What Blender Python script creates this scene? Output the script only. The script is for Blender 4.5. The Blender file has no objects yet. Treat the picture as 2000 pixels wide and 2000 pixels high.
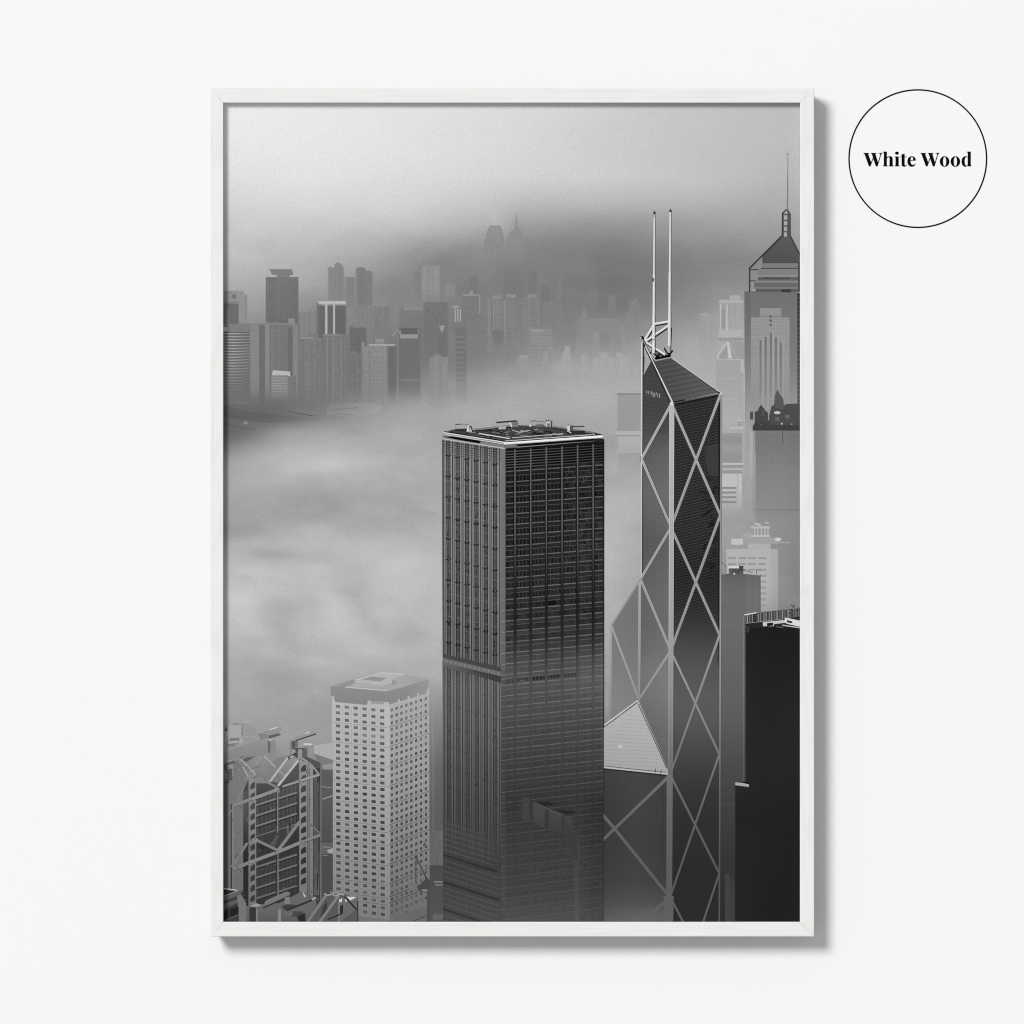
import bpy, math, random
import numpy as np
from mathutils import Vector
from mathutils.geometry import tessellate_polygon

random.seed(7)
SC = bpy.context.scene
COL = SC.collection
S = 0.00044            # metres per picture unit (photograph is 2000 units wide)
D = 8.0                # camera distance from the wall
ZC = 1.5               # height of the picture centre
LIT = 1.15             # light that a white surface sends back (used to turn print tones into ink reflectance)

def W(px, py, h):
    k = S * (D - h) / D
    return ((px - 1000) * k, -h, ZC + (1000 - py) * k)

def lin(v):
    c = max(0.0, v) / 255.0
    return c / 12.92 if c <= 0.04045 else ((c + 0.055) / 1.055) ** 2.4

INK_BLACK = 0.0
def ink(v):
    return max(0.0015, lin(v) / LIT - INK_BLACK)

def lerp(a, b, t): return a + (b - a) * t
def clamp(t, a=0.0, b=1.0): return max(a, min(b, t))
def sst(a, b, t):
    t = clamp((t - a) / (b - a)); return t * t * (3 - 2 * t)
def curve(pts):
    xs = [p[0] for p in pts]; ys = [p[1] for p in pts]
    def f(x):
        if x <= xs[0]: return ys[0]
        for i in range(1, len(xs)):
            if x <= xs[i]:
                return lerp(ys[i-1], ys[i], (x - xs[i-1]) / (xs[i] - xs[i-1]))
        return ys[-1]
    return f

# ------------------------------------------------------------------ materials
def new_mat(name):
    m = bpy.data.materials.new(name); m.use_nodes = True
    nt = m.node_tree; b = nt.nodes['Principled BSDF']
    return m, nt, b

def wall_material():
    m, nt, b = new_mat('wall_paint')
    tc = nt.nodes.new('ShaderNodeTexCoord')
    n = nt.nodes.new('ShaderNodeTexNoise'); n.inputs['Scale'].default_value = 420; n.inputs['Detail'].default_value = 3
    bp = nt.nodes.new('ShaderNodeBump'); bp.inputs['Strength'].default_value = 0.03; bp.inputs['Distance'].default_value = 0.0004
    nt.links.new(tc.outputs['Object'], n.inputs['Vector'])
    nt.links.new(n.outputs['Fac'], bp.inputs['Height']); nt.links.new(bp.outputs['Normal'], b.inputs['Normal'])
    b.inputs['Base Color'].default_value = (0.80, 0.80, 0.80, 1)
    b.inputs['Roughness'].default_value = 0.9
    b.inputs['Specular IOR Level'].default_value = 0.0
    return m

def wood_material(name, axis):
    m, nt, b = new_mat(name)
    tc = nt.nodes.new('ShaderNodeTexCoord')
    mp = nt.nodes.new('ShaderNodeMapping')
    sc = [420, 420, 420]; sc[axis] = 14
    mp.inputs['Scale'].default_value = sc
    n = nt.nodes.new('ShaderNodeTexNoise'); n.inputs['Scale'].default_value = 1.0; n.inputs['Detail'].default_value = 5
    n.inputs['Distortion'].default_value = 0.6
    r = nt.nodes.new('ShaderNodeValToRGB')
    e = r.color_ramp.elements
    e[0].position = 0.36; e[0].color = (0.700, 0.698, 0.690, 1)
    e[1].position = 0.52; e[1].color = (0.735, 0.734, 0.722, 1)
    # broad cathedral figure of the grain
    mp2 = nt.nodes.new('ShaderNodeMapping')
    sc2 = [130, 130, 130]; sc2[axis] = 7
    mp2.inputs['Scale'].default_value = sc2
    wv = nt.nodes.new('ShaderNodeTexWave'); wv.wave_type = 'RINGS'; wv.inputs['Scale'].default_value = 0.55
    wv.inputs['Distortion'].default_value = 7; wv.inputs['Detail'].default_value = 2
    r2 = nt.nodes.new('ShaderNodeValToRGB')
    r2.color_ramp.elements[0].position = 0.0; r2.color_ramp.elements[0].color = (0.965, 0.965, 0.96, 1)
    r2.color_ramp.elements[1].position = 0.16; r2.color_ramp.elements[1].color = (1, 1, 1, 1)
    mx = nt.nodes.new('ShaderNodeMixRGB'); mx.blend_type = 'MULTIPLY'; mx.inputs['Fac'].default_value = 1
    bp = nt.nodes.new('ShaderNodeBump'); bp.inputs['Strength'].default_value = 0.18; bp.inputs['Distance'].default_value = 0.0002
    L = nt.links.new
    L(tc.outputs['Object'], mp.inputs['Vector']); L(mp.outputs['Vector'], n.inputs['Vector'])
    L(tc.outputs['Object'], mp2.inputs['Vector']); L(mp2.outputs['Vector'], wv.inputs['Vector'])
    L(n.outputs['Fac'], r.inputs['Fac']); L(wv.outputs['Fac'], r2.inputs['Fac'])
    L(r.outputs['Color'], mx.inputs['Color1']); L(r2.outputs['Color'], mx.inputs['Color2'])
    L(mx.outputs['Color'], b.inputs['Base Color'])
    L(n.outputs['Fac'], bp.inputs['Height']); L(bp.outputs['Normal'], b.inputs['Normal'])
    b.inputs['Roughness'].default_value = 0.6
    b.inputs['Specular IOR Level'].default_value = 0.15
    return m

def print_material():
    m, nt, b = new_mat('photo_paper_ink')
    L = nt.links.new
    at = nt.nodes.new('ShaderNodeAttribute'); at.attribute_name = 'ink'
    tc = nt.nodes.new('ShaderNodeTexCoord')
    n = nt.nodes.new('ShaderNodeTexNoise'); n.inputs['Scale'].default_value = 820; n.inputs['Detail'].default_value = 2
    n.inputs['Roughness'].default_value = 0.7
    mr = nt.nodes.new('ShaderNodeMapRange')
    mr.inputs['From Min'].default_value = 0.25; mr.inputs['From Max'].default_value = 0.75
    mr.inputs['To Min'].default_value = 0.91; mr.inputs['To Max'].default_value = 1.09
    mx = nt.nodes.new('ShaderNodeVectorMath'); mx.operation = 'SCALE'
    L(tc.outputs['Object'], n.inputs['Vector']); L(n.outputs['Fac'], mr.inputs['Value'])
    L(at.outputs['Color'], mx.inputs[0]); L(mr.outputs['Result'], mx.inputs['Scale'])
    L(mx.outputs['Vector'], b.inputs['Base Color'])
    b.inputs['Roughness'].default_value = 0.8
    b.inputs['Specular IOR Level'].default_value = 0.0
    return m

def plain(name, c, rough=0.6, spec=0.2):
    m, nt, b = new_mat(name)
    tc = nt.nodes.new('ShaderNodeTexCoord')
    n = nt.nodes.new('ShaderNodeTexNoise'); n.inputs['Scale'].default_value = 300
    mx = nt.nodes.new('ShaderNodeMixRGB')
    mx.inputs['Color1'].default_value = (c[0]*0.94, c[1]*0.94, c[2]*0.94, 1); mx.inputs['Color2'].default_value = (*c, 1)
    nt.links.new(tc.outputs['Object'], n.inputs['Vector'])
    nt.links.new(n.outputs['Fac'], mx.inputs['Fac']); nt.links.new(mx.outputs['Color'], b.inputs['Base Color'])
    b.inputs['Roughness'].default_value = rough; b.inputs['Specular IOR Level'].default_value = spec
    return m

M_WALL = wall_material()
M_WOOD_H = wood_material('white_wood_across', 0)
M_WOOD_V = wood_material('white_wood_upright', 2)
M_INK = print_material()
M_SIDE = plain('low_bounce_side', (0.47, 0.455, 0.43), 0.85, 0.05)  # rail side toned down so less light bounces onto the wall
M_BLACK = plain('caption_black', (0.004, 0.004, 0.004), 0.6, 0.0)  # black of the overlay caption
M_BOARD = plain('backing_board_brown', (0.32, 0.24, 0.16), 0.9, 0.1)

# ------------------------------------------------------------------ object helpers
def link(name, me, mat, parent=None):
    o = bpy.data.objects.new(name, me); COL.objects.link(o)
    if mat: me.materials.append(mat)
    if parent: o.parent = parent
    return o

def mesh_obj(name, verts, faces, mat, parent=None):
    me = bpy.data.meshes.new(name); me.from_pydata(verts, [], faces); me.update()
    return link(name, me, mat, parent)

def thing(name, label, cat):
    o = bpy.data.objects.new(name, None); COL.objects.link(o)
    o['label'] = label; o['category'] = cat
    o.empty_display_size = 0.05
    return o

# ------------------------------------------------------------------ ink drawing
H0 = 0.0168            # height of the paper above the wall
STEP = 7e-6            # thickness of one printed ink film
IX0, IX1, IY0, IY1 = 436.2, 1562.3, 200.8, 1800.3      # visible paper
LEVEL = np.zeros((1640, 1180), np.int16)               # how many ink films lie on each unit of paper

def clip(pts, tones):
    """Cut a face at the edge of the paper."""
    for ax, lim, sg in ((0, IX0 + 0.1, 1), (0, IX1 - 0.1, -1), (1, IY0 + 0.1, 1), (1, IY1 - 0.1, -1)):
        if all((p[ax] - lim) * sg >= 0 for p in pts): continue
        op, ot = [], []
        for i in range(len(pts)):
            p, q = pts[i-1], pts[i]; a, b = (p[ax] - lim) * sg, (q[ax] - lim) * sg
            if (a >= 0) != (b >= 0):
                t = a / (a - b)
                op.append((p[0] + (q[0]-p[0])*t, p[1] + (q[1]-p[1])*t)); ot.append(tones[i-1] + (tones[i]-tones[i-1])*t)
            if b >= 0: op.append(q); ot.append(tones[i])
        pts, tones = op, ot
        if len(pts) < 3: return [], []
    return pts, tones

class Ink:
    """Collects flat inked shapes (in picture units) of one printed subject and links them as ONE mesh."""
    def __init__(self, span=1):
        self.draws = []; self.cur = None
    def begin(self, k=0):
        self.cur = []; self.draws.append((k, len(self.draws), self.cur))
    def _face(self, pts, tones, k=0):
        if self.cur is None: self.begin(k)
        pts, tones = clip(list(pts), list(tones))
        if pts: self.cur.append((pts, tones))
    def poly(self, pts, tone, k=0, div=14):
        self.begin(k)
        tris = tessellate_polygon([[Vector((p[0], p[1], 0)) for p in pts]])
        if callable(tone):
            stack = [[pts[a], pts[b], pts[c]] for a, b, c in tris]
            while stack:
                T = stack.pop()
                ls = [(T[i][0]-T[(i+1)%3][0])**2 + (T[i][1]-T[(i+1)%3][1])**2 for i in range(3)]
                m = max(range(3), key=lambda i: ls[i])
                if ls[m] > div * div:
                    a, b, c = T[m], T[(m+1)%3], T[(m+2)%3]
                    q = ((a[0]+b[0])/2, (a[1]+b[1])/2)
                    stack += [[a, q, c], [q, b, c]]
                else:
                    self._face(T, [tone(*p) for p in T])
        else:
            for a, b, c in tris: self._face([pts[a], pts[b], pts[c]], [tone]*3)
    def rect(self, x0, y0, x1, y1, tone, k=0, div=14):
        self.grid(((x0, y0), (x1, y0), (x1, y1), (x0, y1)), tone, k, div)
    def grid(self, q, tone, k=0, div=14, same=False):
        if not same: self.begin(k)
        a, b, c, d = q
        nu = max(1, int(math.ceil(max(math.dist(a, b), math.dist(d, c)) / div)))
        nv = max(1, int(math.ceil(max(math.dist(a, d), math.dist(b, c)) / div)))
        def P(u, v):
            return (lerp(lerp(a[0], b[0], u), lerp(d[0], c[0], u), v), lerp(lerp(a[1], b[1], u), lerp(d[1], c[1], u), v))
        f = tone if callable(tone) else (lambda x, y: tone)
        for i in range(nu):
            for j in range(nv):
                qq = [P(i/nu, j/nv), P((i+1)/nu, j/nv), P((i+1)/nu, (j+1)/nv), P(i/nu, (j+1)/nv)]
                self._face(qq, [f(*p) for p in qq])
    def line(self, p, q, w, tone, k=0, div=24, w2=None):
        w2 = w if w2 is None else w2
        dx, dy = q[0]-p[0], q[1]-p[1]; l = math.hypot(dx, dy) or 1
        if min(abs(dx), abs(dy)) > 5: div = 10
        nx, ny = -dy/l/2, dx/l/2
        self.grid(((p[0]-nx*w, p[1]-ny*w), (q[0]-nx*w2, q[1]-ny*w2), (q[0]+nx*w2, q[1]+ny*w2), (p[0]+nx*w, p[1]+ny*w)), tone, k, div)
    def path(self, pts, w, tone, k=0):
        for i in range(len(pts)-1): self.line(pts[i], pts[i+1], w, tone, k)
    def ell(self, cx, cy, rx, ry, tone, k=0, n=16):
        self.poly([(cx+rx*math.cos(2*math.pi*i/n), cy+ry*math.sin(2*math.pi*i/n)) for i in range(n)], tone, k)
    def build(self, name, parent, label=None):
        V, F, T = [], [], []
        for k, _, faces in sorted(self.draws, key=lambda d: (d[0], d[1])):
            if not faces: continue
            boxes = []; top = 0
            for pts, tones in faces:
                xs_ = [p[0] for p in pts]; ys_ = [p[1] for p in pts]
                x0, x1 = min(xs_) - 410 + 0.45, max(xs_) - 410 - 0.45; y0, y1 = min(ys_) - 180 + 0.45, max(ys_) - 180 - 0.45
                if x1 < x0: x0 = x1 = (x0 + x1) / 2
                if y1 < y0: y0 = y1 = (y0 + y1) / 2
                sl_ = (slice(int(y0), int(y1) + 1), slice(int(x0), int(x1) + 1))
                boxes.append(sl_); top = max(top, int(LEVEL[sl_].max()))
            h = H0 + (top + 1) * STEP
            for (pts, tones), sl_ in zip(faces, boxes):
                LEVEL[sl_] = top + 1
                i = len(V)
                V.extend(W(p[0], p[1], h) for p in pts); F.append(tuple(range(i, i + len(pts)))); T.extend(tones)
        me = bpy.data.meshes.new(name)
        me.from_pydata(V, [], F); me.update()
        a = me.color_attributes.new('ink', 'FLOAT_COLOR', 'CORNER')
        r = np.array([ink(t) for t in T], np.float32)
        buf = np.ones((len(r), 4), np.float32); buf[:, :3] = r[:, None]
        a.data.foreach_set('color', buf.ravel())
        o = link(name, me, M_INK, parent)
        if label: o['label'] = label
        return o

# ------------------------------------------------------------------ tones of the printed fog
PX0, PX1, PY0, PY1 = 436, 1562, 201, 1800
ROWS = [
 (201, [(436,236),(560,234),(700,230),(960,222),(1100,214),(1300,200),(1562,190)]),
 (250, [(436,234),(700,229),(960,217),(1150,206),(1300,198),(1562,189)]),
 (300, [(436,229),(600,229),(800,224),(1000,214),(1200,203),(1400,193),(1562,185)]),
 (350, [(436,222),(600,224),(800,217),(1000,210),(1200,203),(1400,192),(1562,182)]),
 (400, [(436,212),(600,213),(800,208),(930,197),(1020,186),(1200,182),(1400,178),(1562,172)]),
 (440, [(436,204),(600,200),(800,192),(900,180),(960,174),(1030,160),(1150,152),(1250,150),(1400,160),(1562,166)]),
 (480, [(436,195),(600,187),(700,179),(800,168),(900,152),(965,148),(1030,138),(1150,132),(1250,131),(1400,146),(1562,152)]),
 (510, [(436,188),(600,176),(700,166),(780,156),(850,138),(1000,130),(1150,126),(1250,123),(1350,128),(1562,138)]),
 (560, [(436,175),(600,163),(700,150),(800,136),(900,129),(1000,125),(1100,120),(1200,120),(1300,122),(1400,140),(1562,150)]),
 (600, [(436,160),(600,146),(700,140),(800,130),(900,127),(1000,127),(1100,126),(1200,127),(1300,130),(1400,150),(1562,155)]),
 (650, [(436,138),(600,130),(700,126),(800,121),(900,123),(1000,128),(1100,134),(1200,140),(1300,152),(1400,168),(1562,170)]),
 (700, [(436,118),(600,118),(700,118),(800,117),(880,124),(950,136),(1020,146),(1100,154),(1200,158),(1300,166),(1400,174),(1562,175)]),
 (750, [(436,113),(600,115),(700,118),(800,128),(880,148),(960,160),(1100,168),(1200,168),(1300,172),(1400,176),(1562,175)]),
 (785, [(436,106),(550,111),(640,122),(740,145),(820,158),(950,168),(1100,172),(1200,170),(1400,174),(1562,172)]),
 (815, [(436,104),(500,106),(560,114),(650,136),(740,158),(850,166),(1000,172),(1200,170),(1400,172),(1562,170)]),
 (840, [(436,108),(500,118),(560,142),(640,164),(740,169),(850,168),(1200,172),(1400,172),(1562,168)]),
 (870, [(436,130),(490,152),(560,172),(650,178),(750,174),(850,172),(1200,174),(1400,172),(1562,165)]),
 (905, [(436,168),(560,180),(700,178),(850,174),(1200,176),(1400,170),(1562,160)]),
 (950, [(436,168),(560,172),(700,168),(850,168),(1200,178),(1400,165),(1480,155),(1562,150)]),
 (1000, [(436,166),(560,164),(640,160),(720,166),(800,173),(850,173),(1190,182),(1400,158),(1480,150),(1562,146)]),
 (1040, [(436,163),(520,165),(570,172),(620,180),(700,176),(800,178),(850,177),(1190,183),(1400,160),(1480,150),(1562,142)]),
 (1060, [(436,181),(550,181),(650,182),(760,184),(850,180),(1190,183),(1400,160),(1562,142)]),
 (1085, [(436,184),(490,180),(525,172),(590,174),(650,175),(760,187),(850,184),(1190,184),(1400,158),(1562,140)]),
 (1110, [(436,186),(520,182),(600,184),(700,186),(780,188),(850,185),(1190,182),(1400,155),(1562,138)]),
 (1150, [(436,184),(550,184),(650,186),(700,180),(790,188),(850,186),(1190,180),(1400,150),(1562,136)]),
 (1200, [(436,190),(500,188),(560,178),(650,191),(720,184),(800,181),(850,184),(1190,176),(1400,145),(1562,134)]),
 (1260, [(436,184),(500,178),(580,180),(650,182),(720,184),(800,173),(850,176),(1190,170),(1400,140),(1562,130)]),
 (1320, [(436,174),(500,172),(560,166),(650,168),(720,173),(850,170),(1190,160),(1562,120)]),
 (1380, [(436,168),(560,164),(640,160),(850,150),(1190,150),(1562,110)]),
 (1440, [(436,150),(560,158),(640,156),(840,130),(866,120),(1562,100)]),
 (1500, [(436,130),(620,132),(840,108),(866,98),(1562,90)]),
 (1600, [(436,95),(640,92),(866,90),(1562,70)]),
 (1700, [(436,80),(640,88),(866,88),(1562,55)]),
 (1800, [(436,75),(640,80),(866,84),(1562,50)]),
]
GS = 4
gx = np.arange(PX0 - 8, PX1 + 12, GS); gy = np.arange(PY0 - 8, PY1 + 12, GS)
rowvals = np.array([np.interp(gx, [p[0] for p in r[1]], [p[1] for p in r[1]]) for r in ROWS])
rowy = np.array([r[0] for r in ROWS], float)
FIELD = np.array([np.interp(gy, rowy, rowvals[:, i]) for i in range(len(gx))]).T
def blur(a, n):
    for _ in range(n):
        p = np.pad(a, 1, mode='edge')
        a = (p[:-2, 1:-1] + p[2:, 1:-1] + p[1:-1, :-2] + p[1:-1, 2:] + 2 * p[1:-1, 1:-1]) / 6
    return a
FIELD = blur(FIELD, 11)
rng = np.random.default_rng(5)
def fractal(shape, cx, cy, octs=5):
    out = np.zeros(shape); amp = 1.0
    yy = np.arange(shape[0])[:, None] * np.ones(shape[1]); xx = np.ones(shape[0])[:, None] * np.arange(shape[1])
    for o in range(octs):
        n = rng.normal(size=(int(shape[0] / cy) + 4, int(shape[1] / cx) + 4))
        fx = xx / cx; fy = yy / cy + 0.0
        ix = fx.astype(int); iy = fy.astype(int); ux = fx - ix; uy = fy - iy
        ux = ux * ux * (3 - 2 * ux); uy = uy * uy * (3 - 2 * uy)
        out += amp * ((n[iy, ix] * (1-ux) + n[iy, ix+1] * ux) * (1-uy) + (n[iy+1, ix] * (1-ux) + n[iy+1, ix+1] * ux) * uy)
        amp *= 0.55; cx = max(1.2, cx / 2); cy = max(1.2, cy / 2)
    return out
WISP = fractal(FIELD.shape, 46, 20)
yy = gy[:, None] * np.ones(len(gx)); xx = np.ones(len(gy))[:, None] * gx
mask = np.interp(yy, [330, 480, 640, 800, 860, 1300, 1450, 1500], [0.5, 2.2, 1.6, 2.4, 3.6, 3.8, 2.6, 1.0])
FIELD = FIELD + WISP * mask
FIELD = FIELD + fractal(FIELD.shape, 13, 6, 3) * np.interp(yy, [380, 450, 700, 830, 880, 1350, 1480], [0.2, 1.1, 0.8, 1.4, 1.6, 1.6, 0.6])
for (cx, cy, rx_, ry_, rot, amp) in [          # billows and hollows of the fog bank, folds of the dark ridge
    (600,1034,48,11,0,9),(480,1036,60,13,0,-6),(640,1180,36,70,-38,8),(702,1190,20,60,-38,-9),(552,1228,24,54,-32,-8),(478,1190,40,40,0,6),(760,1100,80,36,0,6),(800,1240,54,18,-15,-6),
    (545,846,52,13,0,12),(466,852,44,15,0,-14),(700,846,60,9,8,-6),(540,1330,60,26,0,-5),(620,1290,70,14,12,5),(520,1120,60,12,10,5),(600,970,90,14,5,-4),(760,1000,60,14,-6,5),(650,905,70,16,0,5),
    (870,503,80,20,-18,-7),(1056,466,60,22,0,-6),(1110,545,60,46,0,5),(1200,600,60,26,0,-6),(1300,470,60,28,0,3),(815,486,50,13,-24,-8),(756,556,46,26,0,-8),(1000,545,28,38,0,-6),(1010,440,12,26,0,-8),(968,452,12,30,0,8),(1180,520,26,50,0,-5),(900,560,40,18,0,-4),
    (1040,760,80,18,0,4),(900,770,60,16,0,-4),(980,690,60,14,0,-5)]:
    cr, sr = math.cos(math.radians(rot)), math.sin(math.radians(rot))
    ax = (xx - cx) * cr + (yy - cy) * sr; ay = -(xx - cx) * sr + (yy - cy) * cr
    FIELD = FIELD + amp * np.exp(-(ax / rx_) ** 2 - (ay / ry_) ** 2) * (1 + 0.22 * WISP)
for (x0, y0, x1, y1, w_, o_) in [(500,1080,640,1096,9,-5),(515,1083,565,1083,9,-6),(780,930,808,936,3,6),(790,995,858,1005,3.5,-5),(830,1240,864,1252,6,-5),(590,1290,640,1306,5,-3),(620,945,760,941,3,-3)]:
    tt = np.clip(((xx - x0) * (x1 - x0) + (yy - y0) * (y1 - y0)) / ((x1 - x0) ** 2 + (y1 - y0) ** 2), 0, 1)
    dd = np.hypot((xx - x0 - tt * (x1 - x0)) / 2.5, yy - y0 - tt * (y1 - y0))
    FIELD = FIELD + o_ * np.exp(-(dd / w_) ** 2)
def B(x, y):
    u = (x - gx[0]) / GS; v = (y - gy[0]) / GS
    i = int(clamp(u, 0, len(gx) - 2)); j = int(clamp(v, 0, len(gy) - 2))
    a = clamp(u - i); b = clamp(v - j)
    F = FIELD
    return float((F[j, i] * (1-a) + F[j, i+1] * a) * (1-b) + (F[j+1, i] * (1-a) + F[j+1, i+1] * a) * b)

# ================================================================== THE WALL
def box(name, x0, x1, y0, y1, z0, z1, mat, parent=None):
    v = [(x, y, z) for x in (x0, x1) for y in (y0, y1) for z in (z0, z1)]
    f = [(0,1,3,2), (4,6,7,5), (0,4,5,1), (2,3,7,6), (0,2,6,4), (1,5,7,3)]
    return mesh_obj(name, v, f, mat, parent)
wall = box('wall', -2.5, 2.5, 0.0, 0.12, -0.4, 3.4, M_WALL)
wall['kind'] = 'structure'

# ================================================================== THE FRAMED PRINT
frame = thing('framed_print', 'white wooden frame round a black and white photograph of foggy city towers', 'framed picture')
frame.location = W(1000, 1829, 0.0)
FO = Vector(frame.location)
def put(o):            # parts are modelled in world coordinates: keep them there under their thing
    o.matrix_parent_inverse = frame.matrix_basis.inverted()
    return o
FD = 0.0235            # how far the frame stands off the wall
OX0, OX1, OY0, OY1 = 410.3, 1590.2, 171.2, 1829.2
BV = 0.0006
def rail(outer_a, outer_b, inner_b, inner_a, mat):
    """One mitred moulding: eased front edges and an undercut outer side."""
    import bmesh
    def along(po, pi, t): return (lerp(po[0], pi[0], t), lerp(po[1], pi[1], t))
    def section(po, pi):
        wid = max(abs(po[0]-pi[0]), abs(po[1]-pi[1])) * S
        e = BV / wid
        pts = [(0.44, 0.0), (0, FD-BV*2.2), (0, FD-BV), (e*0.3, FD-BV*0.3), (e, FD), (1-e, FD), (1-e*0.3, FD-BV*0.3), (1, FD-BV), (1, 0.0)]  # undercut shaped to weaken the light bounced back onto the wall
        return [W(*along(po, pi, t), h) for t, h in pts]
    a = section(outer_a, inner_a); b = section(outer_b, inner_b)
    n = len(a)
    faces = [(i, i+1, n+i+1, n+i) for i in range(n-1)] + [(n-1, 0, n, 2*n-1)]
    faces += [tuple(range(n-1, -1, -1)), tuple(range(n, 2*n))]
    o = mesh_obj('frame_rail', a + b, faces, mat, frame)
    bm = bmesh.new(); bm.from_mesh(o.data); bmesh.ops.recalc_face_normals(bm, faces=bm.faces[:]); bm.to_mesh(o.data); bm.free()
    o.data.materials.append(M_SIDE); o.data.polygons[0].material_index = 1     # outer side darkened to bounce less light onto the wall
    return put(o)
g = 0.22               # hairline at the mitres
r = rail((OX0+g, OY0), (OX1-g, OY0), (IX1-g, IY0), (IX0+g, IY0), M_WOOD_H)
r = rail((OX0+g, OY1), (OX1-g, OY1), (IX1-g, IY1), (IX0+g, IY1), M_WOOD_H)
r = rail((OX0, OY0+g), (OX0, OY1-g), (IX0, IY1-g), (IX0, IY0+g), M_WOOD_V)
r = rail((OX1, OY0+g), (OX1, OY1-g), (IX1, IY1-g), (IX1, IY0+g), M_WOOD_V)
p0 = W(IX0 + 0.6, IY1 - 0.6, H0); p1 = W(IX1 - 0.6, IY0 + 0.6, H0)
put(box('backing_board', p0[0], p1[0], -(H0 - 0.0012), -0.006, p0[2], p1[2], M_BOARD, frame))

# ---- the paper with its printed sky, ridge and fog
xs = np.linspace(IX0 + 0.3, IX1 - 0.3, 282); ys = np.linspace(IY0 + 0.3, IY1 - 0.3, 400)
nx, ny = len(xs), len(ys)
verts = [W(x, y, H0) for y in ys for x in xs]
faces = [(j*nx+i, (j+1)*nx+i, (j+1)*nx+i+1, j*nx+i+1) for j in range(ny-1) for i in range(nx-1)]
me = bpy.data.meshes.new('photo_print'); me.from_pydata(verts, [], faces); me.update()
ca = me.color_attributes.new('ink', 'FLOAT_COLOR', 'POINT')
vals = np.array([ink(B(x, y)) for y in ys for x in xs], np.float32)
buf = np.ones((len(vals), 4), np.float32); buf[:, :3] = vals[:, None]
ca.data.foreach_set('color', buf.ravel())
photo = put(link('photo_print', me, M_INK, frame))
photo['label'] = 'black and white photograph of city towers rising out of fog'

def done(d, name, label=None):
    return d.build(name, photo, label)

# ------------------------------------------------------------------ far towers across the water
def far(name, x0, x1, yt, yb, tone, vst=0, hst=0, vp=3.2, hp=5.0, f0=None, f1=None, outline=None, extra=None, label=None, tone_b=None, span=2, sharp=0.0):
    """A tower half lost in fog: striped / banded facade whose foot fades into the fog tone behind it."""
    d = Ink(span)
    f0 = lerp(yt, yb, 0.45) if f0 is None else f0
    vst *= 0.75; hst *= 0.7
    f1 = yb if f1 is None else f1
    tb = tone if tone_b is None else tone_b
    soft = x0 > 584 or name == 'pale_block'; dens = 0.92 - 0.20 * sst(640, 900, x0)
    def shade(x, y, off=0.0):
        a = 1 - sst(f0, f1, y)
        t = lerp(tone, tb, clamp((y - yt) / (yb - yt))) + off
        e = sst(-0.6, 3.2, min(x - x0, x1 - x)) * 0.65 + 0.35 if soft and yt <= y else 1.0
        return lerp(B(x, y), t, a * e * dens)
    if outline: d.poly(outline, lambda x, y: shade(x, y), 0, 7)
    xs = [x0, min(x1, x0 + 1.6)]
    while xs[-1] < x1 - 1e-6: xs.append(min(x1, xs[-1] + (vp * random.uniform(0.6, 1.4) if vst else 8)))
    ys = [yt]
    while ys[-1] < yb - 1e-6: ys.append(min(yb, ys[-1] + (hp * (0.5) if hst else 8)))
    co = [random.uniform(-vst, vst) for _ in xs]
    d.begin(0)
    for j in range(len(ys) - 1):
        ho = (hst if j % 2 == 0 else -hst) * random.uniform(0.6, 1.1)
        for i in range(len(xs) - 1):
            off = co[i] + ho + (random.uniform(-1, 1) * 0.5 * (vst + hst))
            q = [(xs[i], ys[j]), (xs[i+1], ys[j]), (xs[i+1], ys[j+1]), (xs[i], ys[j+1])]
            d._face(q, [shade(p[0], p[1], off) for p in q])
    if yt > 560 and not outline:             # roof plant and broken-up facades
        for i in range(random.choice([1, 2, 2, 3])):
            w_ = random.uniform(3, 9); xa = random.uniform(x0 + 1, max(x0 + 1.2, x1 - w_ - 1)); hh = random.uniform(1.5, 5)
            o_ = random.uniform(-6, 9); d.rect(xa, yt - hh, min(xa + w_, x1), yt, lambda x, y: lerp(B(x, y), tone + o_, 0.75 * dens), 0)
        for i in range(int((x1 - x0) * (yb - yt) / 230)):
            xa = random.uniform(x0 + 1, x1 - 3); ya = random.uniform(yt + 2, yb - 8); o_ = random.uniform(-7, 7)
            d.rect(xa, ya, xa + random.uniform(1.5, 3), ya + random.uniform(2, 7), lambda x, y: shade(x, y, o_), 1)
    if extra: extra(d, shade)
    return done(d, name, label)

FT = 'distant_tower'
# the pair that stands highest, nearly dissolved
far(FT, 945, 985, 478, 560, 136, 2, 1, outline=[(945,478),(947,466),(953,447),(957,440),(978,440),(983,455),(985,470),(985,478)], f0=470, f1=556, label='rounded tower top, left of the pair dissolving in fog')
far(FT, 988, 1024, 470, 560, 139, 2, 1, outline=[(988,470),(993,458),(1000,450),(1006,446),(1007.6,418),(1009.4,418),(1011,446),(1019,452),(1024,470)], f0=462, f1=550, label='pointed tower top with a short mast, right of the pair dissolving in fog')
far(FT, 640, 673, 530, 605, 131, 5, 2, outline=[(640,530),(640,524),(645,520),(651,524),(655,515),(660,512),(668,517),(671,522),(672,530)], f0=570, f1=640, label='stepped twin tower, left half')
far(FT, 673, 694, 541, 605, 127, 3, 1, f0=570, f1=640)
far(FT, 694, 728, 530, 605, 121, 4, 2, outline=[(693,530),(696,524),(703,521),(713,524),(716,530),(720,528),(727,533),(727,540),(694,540)], f0=580, f1=640, label='stepped twin tower, right half')
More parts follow.
